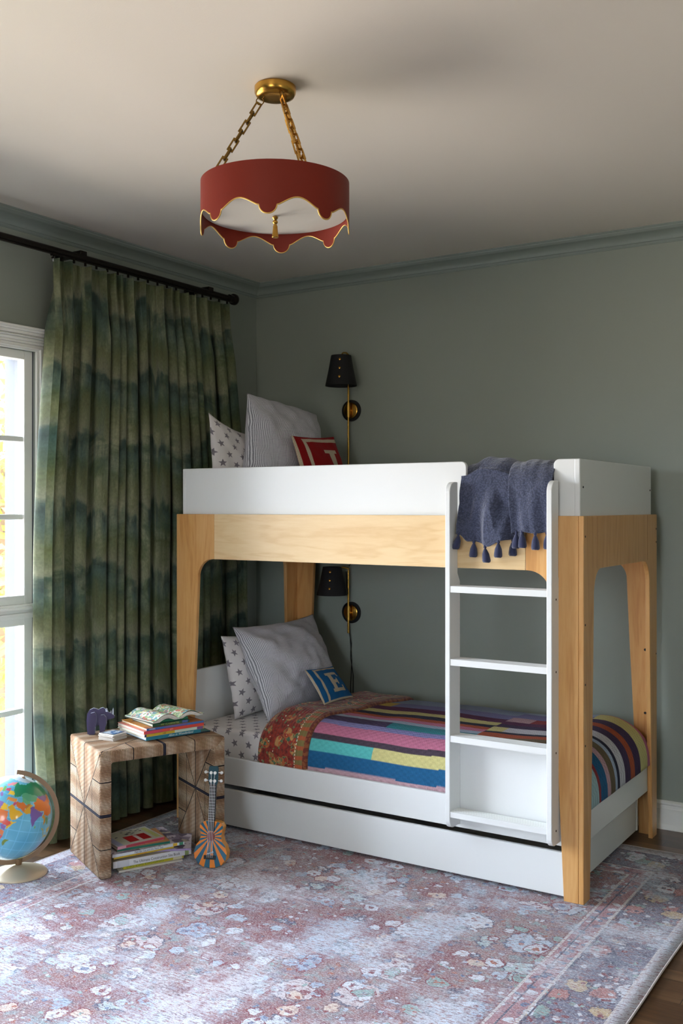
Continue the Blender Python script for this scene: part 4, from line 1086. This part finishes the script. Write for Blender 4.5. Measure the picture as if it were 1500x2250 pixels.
# ---- stack inside the stool, on the rug
LA = radians(64.0); lo = Vector((-3.0005, 2.995)); zz = .0068; PAL = colmat((214, 208, 196))
book('thin pale paperback flat on the rug at the bottom of the lower stack', sp(lo, LA, .025, .0), LA-.02, .275, .21, .0075, PAL, PAL, zz); zz += .0078
book('yellow-green spined book low in the stack under the stool', sp(lo, LA, .045, .006), LA, .265, .24, .0125, colmat((190, 178, 44)), colmat((200, 190, 120)), zz, title='DIG DIG DIGGING', tcol=colmat((90, 130, 40)), tx=.05, tsize=.011, twidth=.16, spinemark=[(.82, .97, colmat((206, 200, 170)))]); zz += .0128
book('thick white construction site book in the stack under the stool', sp(lo, LA, .0, 0), LA, .342, .275, .0275, colmat((220, 220, 224)), colmat((190, 180, 160)), zz, title='The Ultimate Construction Site Book', tcol=BLK, tx=.25, tsize=.0165, twidth=.205,
     spinemark=[(.05, .20, colmat((200, 200, 206))), (.915, .965, colmat((150, 170, 110)))]); zz += .0278
book('lilac book poking out at the back right of the stack under the stool', sp(lo, LA, .085, .075), LA+radians(-24), .265, .20, .0085, colmat((170, 150, 196)), 'cover_lilac', zz, top='cover_lilac') ; zz += .0088
book('thin yellow and orange book in the middle of the stack under the stool', sp(lo, LA, .004, .003), LA+.02, .262, .225, .0085, colmat((214, 180, 50)), colmat((206, 176, 60)), zz, title='and DIGGER', tcol=colmat((196, 90, 30)), tx=.36, tsize=.009); zz += .0088
book('white spined cat story book above the thin yellow one', sp(lo, LA, -.004, -.002), LA+.015, .315, .235, .0125, colmat((212, 218, 222)), 'cover_lilac', zz, title='Pete the Cat and the New Guy', tcol=colmat((70, 60, 80)), tx=.30, tsize=.011, twidth=.125, spinemark=[(.84, .90, colmat((220, 180, 60))), (.93, .985, colmat((70, 140, 110)))]); zz += .0128
book('green spined book with tan cover second from the top under the stool', sp(lo, LA, .025, .022), LA-.06, .225, .195, .0115, colmat((20, 104, 88)), colmat((214, 158, 104)), zz, top=colmat((214, 158, 104))); zz += .0118
def redcover(t, L, W, T):
    g = G(); g.box(L*.02, L*.98, W*.03, W*.97, T, T+.0004); g.out('cover_art', colmat((206, 208, 190)), t, False)
    g = G(); g.box(L*.32, L*.78, W*.12, W*.55, T+.0004, T+.0008); g.out('cover_panel', colmat((186, 24, 32)), t, False)
    g = G(); g.box(L*.52, L*.60, W*.12, W*.52, T+.0008, T+.0011); g.out('cover_panel', colmat((226, 214, 214)), t, False)
    g = G(); g.box(L*.02, L*.14, W*.03, W*.97, T+.0004, T+.0007); g.out('cover_panel', colmat((176, 182, 214)), t, False)
    g = G(); g.box(L*.86, L*.95, W*.1, W*.9, T+.0004, T+.0007); g.out('cover_panel', colmat((200, 206, 130)), t, False)
    g = G(); random.seed(2)
    for k in range(14): 
        a, b = random.uniform(.16, .8), random.uniform(.58, .9); g.box(L*a, L*(a+.05), W*b, W*(b+.03), T+.0004, T+.0007)
    g.out('cover_panel', colmat((54, 60, 84)), t, False)
book('cream and red paperback on top of the stack under the stool', sp(lo, LA, .022, .010), LA+radians(7), .215, .175, .0125, colmat((170, 60, 72)), colmat((226, 224, 226)), zz, top=colmat((226, 224, 226)), extra=redcover, spinemark=[(.0, .18, colmat((206, 150, 160)))])

# ================================================================== COASTERS AND TOY RHINO
cst = thing('coaster', 'plain grey coaster at the very bottom of the little coaster stack', 'coaster', (-3.120, 3.112, SH+.0008), rotz=.04, group='coasters stacked under the blue one')
CS = .083
g = G(); g.box(-CS/2, CS/2, -CS/2, CS/2, 0, .0045); g.out('tile', colmat((196, 190, 182), .7), cst, False, bevel=.0008)
g = G(); g.box(-CS/2+.001, CS/2-.001, -CS/2+.001, CS/2-.001, -.0006, 0); g.out('cork_backing', colmat((110, 86, 70), .9), cst, False)
cparts = list(cst.children)
for i in range(1, 4):
    c = cst.copy(); C.objects.link(c); c.location = (cst.location.x+.002*sin(i*2), cst.location.y+.002*cos(i*3), SH+.0008+.0054*i); c.rotation_euler = (0, 0, .04+.05*sin(i*4)); c['label'] = ['', 'plain grey coaster second from the bottom of the coaster stack', 'plain grey coaster third from the bottom of the coaster stack', 'plain grey coaster directly under the blue picture coaster'][i]
    for p in cparts: q = p.copy(); C.objects.link(q); q.parent = c
ct = thing('coaster', 'coaster with a blue and white picture in a black frame, topmost of its stack', 'coaster', (-3.120, 3.114, SH+.0008+.0054*4), rotz=.02)
g = G(); g.box(-CS/2, CS/2, -CS/2, CS/2, 0, .0045); g.out('tile', colmat((228, 228, 226), .6), ct, False, bevel=.0008)
g = G(); q = CS/2-.006; g.box(-q, q, -q, q, .0045, .0048); g.out('frame_print', BLK, ct, False)
picture('tile_blue', [(210, 226, 240), (60, 110, 170), (230, 236, 240), (110, 160, 205), (24, 40, 70)], 60)
g = G(); q = CS/2-.012; g.box(-q, q, -q, q, .0048, .0051); g.out('picture_print', 'tile_blue', ct, False)

rh = thing('toy_rhino', 'dark purple wooden puzzle rhino with white edges standing on the stool', 'toy rhino', (-3.232, 3.150, SH+.0008), rotz=radians(40))
def R(pts): return [((x-500)/7000.0, (925-y)/7000.0) for x, y in pts]
PUR = colmat((58, 50, 86), .55); EDG = colmat((196, 206, 224), .6)
def layer(name, pts, y0, y1):
    P = R(pts); g = G(); n = len(P)
    g.prism(P, 'y', y0, y1); g.m = [0, 0]+[1]*n
    return g.out(name, None, rh, False, mats=[PUR, EDG], bevel=0)
body = [(125, 925), (105, 700), (95, 500), (115, 310), (190, 195), (300, 140), (390, 165), (450, 190), (510, 150), (580, 130), (640, 170), (680, 250), (730, 265), (800, 300), (880, 350), (925, 395), (910, 450), (850, 470), (740, 490), (700, 560), (690, 640), (560, 665), (430, 660), (380, 690), (345, 780), (330, 925)]
layer('body', body, -.006, .006)
rear = [(180, 925), (165, 700), (175, 420), (230, 280), (340, 250), (400, 330), (400, 560), (360, 700), (340, 925)]
fore = [(500, 925), (480, 700), (470, 470), (520, 340), (620, 330), (690, 420), (690, 620), (640, 760), (620, 925)]
for y0 in (-.0185, .0065): layer('leg_layer', rear, y0, y0+.012); layer('leg_layer', fore, y0, y0+.012)
for pts, y0 in (([(665, 250), (655, 170), (700, 175), (730, 255)], -.012), ([(665, 250), (655, 170), (700, 175), (730, 255)], .004)):
    P = R(pts); g = G(); g.prism(P, 'y', y0, y0+.008); g.out('ear', EDG, rh, False)
for pts in ([(855, 350), (862, 200), (880, 150), (895, 200), (893, 350)], [(800, 300), (808, 240), (826, 238), (832, 305)]):
    P = R(pts); g = G(); g.prism(P, 'y', -.004, .004); g.out('horn', EDG, rh, False)

# ================================================================== UKULELE
m = Mat('uke_burst', rgb(214, 120, 20), .35, coat=.4); x, y, z = m.obj(); zc = .127
an = x.atan2(z-zc); st = ((an*16.0).sin()).gt(0.0)
m.col(m.mix(st, rgb(226, 128, 24), rgb(14, 92, 118)))
m = Mat('uke_side', rgb(222, 150, 22), .35, coat=.4)
uk = thing('ukulele', 'toy ukulele with orange and teal sunburst body leaning on the woven stool', 'ukulele', (-2.709, 3.252, .0085), rot=(radians(-8), 0, radians(21)))
BH = .190
def uk_w(t):   # half width along the body, t from the bottom
    pts = [(0, 0), (.03, .034), (.10, .055), (.22, .069), (.34, .0715), (.46, .064), (.58, .049), (.68, .0445), (.78, .048), (.88, .051), (.95, .043), (.985, .030), (1, 0)]
    for (a, b), (c, d) in zip(pts, pts[1:]):
        if a <= t <= c: u = (t-a)/(c-a); return lerp(b, d, u if (a == 0 or c == 1) else sstep(0, 1, u))
    return 0
ts = [i/70 for i in range(71)]; ts = [.5-.5*cos(pi*t) for t in ts]
outl = [(uk_w(t), t*BH) for t in ts]+[(-uk_w(t), t*BH) for t in ts[-2:0:-1]]
g = G(); g.prism(outl, 'y', 0, .045); n = len(outl); g.m = [0, 0]+[1]*n; g.out('body', None, uk, False, mats=['uke_burst', 'uke_side'], bevel=.0025, bseg=2)
g = G(); g.lathe([(.0175, -.0006), (.0175, .0005)], (0, 0, zc), 32, ax='y'); g.out('sound_hole', colmat((120, 40, 24)), uk, False)
g = G(); g.box(-.0135, .0135, -.006, .010, .150, .338); nk = g.out('neck', BLK, uk, False, bevel=.001)
g = G()
for k in range(13): zf = .332-.0135*k*(1-.012*k)-.004; g.box(-.0135, .0135, -.0070, -.0060, zf, zf+.0011)
g.out('frets', colmat((200, 200, 196), .3), nk, False)
hd = [(-.0135, .330), (-.0205, .350), (-.0205, .404), (-.017, .412), (.017, .412), (.0205, .404), (.0205, .350), (.0135, .330)]
g = G(); g.prism(hd, 'y', -.005, .006); hs = g.out('headstock', colmat((8, 62, 72), .35), uk, False, bevel=.0015)
for px_ in (-.0085, .0085):
    for pz in (.352, .385):
        g = G(); g.lathe([(.0062, -.0095), (.0066, -.0085), (.0062, -.0052), (.001, -.0052)], (px_, 0, pz), 16, ax='y'); pg = g.out('tuning_peg', WHT, hs, False, sa=40)
        s = 1 if px_ > 0 else -1
        g = G(); g.tube([(s*.0205, .001, pz+.001), (s*.030, .001, pz+.001)], .0018, 8); g.lathe([(.001, -.0035), (.0065, -.002), (.0065, .002), (.001, .0035)], (s*.0345, .001, pz+.001), 16, ax='y'); g.out('tuning_key', WHT, hs, False, smooth=True)
g = G(); g.box(-.026, .026, -.006, 0, .036, .052); g.out('bridge', BLK, uk, False, bevel=.0012)
for k in range(4):
    xb = -.0105+.007*k; g = G(); top = (-.0085 if k < 2 else .0085)
    g.tube([(xb, -.0068, .044), (xb*.92, -.0085, .328), (top, -.0078, .352 if k in (0, 3) else .385)], .00075, 6); g.out('string', WHT, uk, False)
g = G(); g.tube([(-.012, -.0085, .058), (.012, -.0105, .066)], .0022, 8); g.lathe([(.001, -.002), (.0045, -.001), (.0045, .001), (.001, .002)], (.013, -.0100, .067), 12, ax='y'); g.out('string_tag', colmat((190, 200, 206), .3), uk, False, smooth=True)

# ================================================================== GLOBE
GC = Vector((-3.352, 2.770)); GR = .1645; GZ = .2385
ga = radians(49.5)
gb = thing('globe', 'desk globe on a pale metal foot standing at the edge of the rug', 'globe', (GC.x, GC.y, .0065), rotz=ga)
LAND = [  # (colour, [(lon, lat) ...]) drawn from memory, coarse
 ((34, 140, 100), [(28, 70), (40, 67), (60, 69), (75, 73), (100, 77), (130, 73), (170, 70), (180, 66), (160, 60), (143, 52), (132, 43), (128, 50), (115, 50), (88, 50), (80, 51), (60, 54), (52, 50), (48, 45), (40, 44), (33, 52), (28, 60)]),
 ((90, 170, 130), [(52, 50), (60, 54), (80, 51), (87, 49), (80, 42), (68, 41), (60, 44), (52, 45)]),
 ((128, 96, 160), [(88, 50), (98, 52), (116, 50), (119, 46), (104, 41), (92, 45)]),
 ((222, 120, 34), [(74, 39), (80, 44), (88, 48), (92, 45), (104, 41), (119, 46), (124, 52), (134, 47), (124, 39), (118, 38), (122, 31), (117, 23), (108, 20), (98, 24), (97, 28), (86, 28), (78, 32)]),
 ((120, 90, 160), [(68, 24), (72, 34), (78, 34), (84, 28), (90, 26), (96, 28), (92, 22), (87, 21), (80, 15), (80, 11), (77, 7.5), (74, 14), (72, 20)]),
 ((226, 170, 50), [(61, 25), (61, 30), (70, 37), (74, 36), (70, 29), (68, 24)]), ((196, 130, 60), [(61, 35), (66, 38), (72, 37), (66, 30), (61, 31)]),
 ((224, 120, 50), [(45, 39), (50, 37), (56, 38), (61, 36), (61, 26), (56, 27), (50, 30), (46, 34)]),
 ((110, 180, 130), [(53, 45), (60, 44), (68, 41), (72, 38), (61, 37), (54, 38)]),
 ((232, 178, 30), [(35, 28), (39, 32), (46, 30), (50, 26), (56, 24), (59, 22), (55, 17), (45, 13), (42, 16), (39, 21)]),
 ((206, 90, 120), [(39, 36), (45, 38), (47, 31), (41, 31)]), ((230, 150, 70), [(27, 40), (36, 42), (44, 41), (43, 37), (36, 36), (28, 37)]),
 ((240, 200, 60), [(24, 44), (34, 46), (40, 48), (36, 52), (24, 51)]), ((210, 80, 110), [(15, 55), (24, 55), (24, 50), (15, 49)]),
 ((110, 180, 90), [(6, 54), (14, 54), (15, 48), (8, 47)]), ((230, 160, 90), [(-4, 48), (2, 51), (8, 49), (7, 43), (-1, 43)]), ((230, 210, 70), [(-9, 43), (3, 42), (-1, 37), (-9, 37)]),
 ((150, 110, 180), [(7, 45), (13, 46), (18, 40), (16, 38), (10, 43)]), ((230, 140, 150), [(20, 60), (30, 70), (24, 71), (12, 66), (6, 60), (11, 56), (18, 60)]), ((120, 190, 120), [(21, 60), (30, 61), (29, 69), (22, 65)]),
 ((240, 200, 60), [(25, 31), (34, 31), (36, 23), (25, 22)]), ((150, 120, 190), [(9, 32), (25, 32), (25, 20), (12, 23)]), ((230, 130, 60), [(-8, 28), (8, 37), (12, 24), (3, 19)]),
 ((232, 124, 60), [(24, 22), (37, 22), (38, 14), (34, 5), (24, 8)]), ((150, 190, 90), [(14, 23), (24, 20), (22, 8), (14, 8)]), ((226, 90, 80), [(34, 5), (38, 14), (43, 11), (48, 8), (42, 3)]),
 ((240, 190, 40), [(42, 11), (51, 12), (47, 4), (42, -1)]), ((140, 100, 170), [(34, 4), (41, 3), (40, -3), (34, -1)]), ((230, 130, 70), [(30, -1), (40, -4), (40, -11), (31, -9)]),
 ((90, 170, 110), [(12, 5), (30, 5), (29, -12), (13, -6)]), ((226, 170, 60), [(12, -6), (24, -8), (24, -17), (12, -17)]), ((220, 90, 90), [(31, -10), (40, -11), (35, -24), (31, -22)]), ((150, 120, 190), [(12, -17), (30, -15), (30, -22), (14, -24)]),
 ((240, 200, 80), [(14, -24), (32, -23), (32, -28), (26, -34), (18, -34)]), ((130, 150, 60), [(44, -16), (50, -14), (49, -20), (46, -25), (43, -22)]), ((120, 170, 80), [(80, 9.5), (82, 8), (81, 6), (80, 6.5)]),
 ((200, 150, 60), [(92, 21), (98, 25), (101, 20), (98, 10), (96, 16)]), ((90, 150, 110), [(100, 20), (106, 21), (108, 12), (104, 9), (100, 14)]), ((190, 170, 50), [(95, 5), (98, 5), (106, -5), (103, -4)]), ((190, 170, 50), [(109, 2), (118, 6), (116, -4), (110, -3)]),
 ((190, 170, 50), [(106, -6), (115, -7), (114, -9), (106, -8)]), ((220, 130, 90), [(114, -22), (130, -12), (142, -11), (153, -26), (146, -39), (131, -32), (116, -35)]), ((210, 90, 110), [(130, 32), (141, 36), (142, 43), (137, 36)]),
 ((236, 236, 240), [(-70, 78), (-20, 82), (-20, 72), (-44, 60), (-54, 68)]), ((220, 160, 90), [(-165, 65), (-120, 70), (-80, 70), (-60, 50), (-95, 48), (-125, 49)]), ((110, 170, 110), [(-125, 49), (-95, 48), (-68, 46), (-81, 26), (-97, 27), (-117, 33)]),
 ((230, 120, 70), [(-80, 8), (-50, 0), (-35, -8), (-48, -28), (-58, -38), (-68, -54), (-74, -40), (-71, -18)]), ((236, 236, 240), [(-180, -72), (0, -70), (180, -68), (180, -90), (-180, -90)])]
boxes = [(c, p, min(q[0] for q in p), max(q[0] for q in p), min(q[1] for q in p), max(q[1] for q in p)) for c, p in LAND]
def landcol(lon, lat):
    lo = lon+3*nz(lon*.12, lat*.12, 3); la = lat+2.2*nz(lon*.12, lat*.12, 8)
    for c, p, a, b, d, e in boxes:
        if a <= lo <= b and d <= la <= e:
            ins = False; j = len(p)-1
            for i in range(len(p)):
                if (p[i][1] > la) != (p[j][1] > la) and lo < (p[j][0]-p[i][0])*(la-p[i][1])/(p[j][1]-p[i][1])+p[i][0]: ins = not ins
                j = i
            if ins: return rgb(*c)
    if la > 74: return rgb(200, 220, 232)
    s = nz(lon*.05, lat*.05, 1)*.5+.5
    base = [lerp(a, b, s) for a, b in zip((78, 164, 200), (128, 200, 222))]
    if abs(lat % 15) < .55 or abs(lon % 15) < .5: base = [min(255, q+22) for q in base]
    return rgb(*base)
NL, NT = 360, 180; v = []; cols = []; TI = Matrix.Rotation(radians(18), 4, 'Y')
for i in range(NL):
    lon = -180+360*i/NL
    for j in range(NT+1):
        lat = -90+180*j/NT; a = radians(lon-47); la = radians(lat)
        p = Vector((cos(la)*sin(a), -cos(la)*cos(a), sin(la)))*GR; v.append(TI @ p+Vector((0, 0, GZ-.0065))); cols.append(landcol(lon, lat))
f = [(i*(NT+1)+j, ((i+1) % NL)*(NT+1)+j, ((i+1) % NL)*(NT+1)+j+1, i*(NT+1)+j+1) for i in range(NL) for j in range(NT)]
mm_ = Mat('globe_print', (.5, .5, .5), .3, coat=.3); mm_.col(mm_.attr())
mk('sphere', v, f, 'globe_print', gb, False, smooth=True, cols=cols)
BRZ = 'globe_metal'; Mat(BRZ, rgb(150, 124, 96), .35, .75); Mat('globe_foot', rgb(206, 190, 164), .32, .35)
def ringpt(deg, r, y): a = radians(deg); return (r*sin(a), y, r*cos(a)+GZ-.0065)
g = G(); n = 90; v = []
for i in range(n+1):
    dg = lerp(8, 210, i/n)
    for r, y in ((.1925, -.010), (.1925, .010), (.1885, .010), (.1885, -.010)): v.append(ringpt(dg, r-.004 if False else r, y))
f = [(i*4+k, i*4+(k+1) % 4, (i+1)*4+(k+1) % 4, (i+1)*4+k) for i in range(n) for k in range(4)]+[(0, 1, 2, 3), tuple(n*4+k for k in (3, 2, 1, 0))]
# band with a radial flange, as on the original
v2 = []
for i in range(n+1):
    dg = lerp(8, 210, i/n)
    for r, y in ((.1925, -.002), (.1925, .002), (.1745, .002), (.1745, -.002)): v2.append(ringpt(dg, r, y))
g.add(v2, f); g.out('meridian_arc', BRZ, gb, False, sa=40)
g = G()
for dg, s in ((18, 1), (198, 1)):
    a = Vector(ringpt(dg, .1645, 0)); b = Vector(ringpt(dg, .180, 0)); g.tube([a, b], .0022, 8); g.tube([a-(b-a)*.1, a+(b-a)*.12], [.010, .008], 14)
g.out('axis_pin', BRZ, gb, False, sa=40)
g = G(); g.lathe([(.1135, 0), (.1135, .003), (.109, .008), (.085, .017), (.058, .026), (.034, .033), (.019, .037), (.001, .038)], (.032, 0, 0), 56); g.out('foot', 'globe_foot', gb, False, sa=50)
g = G(); g.lathe([(.012, .034), (.0125, .040), (.0145, .055), (.0165, .062), (.001, .058)], (.032, 0, 0), 20); g.out('stem', BRZ, gb, False, sa=50)
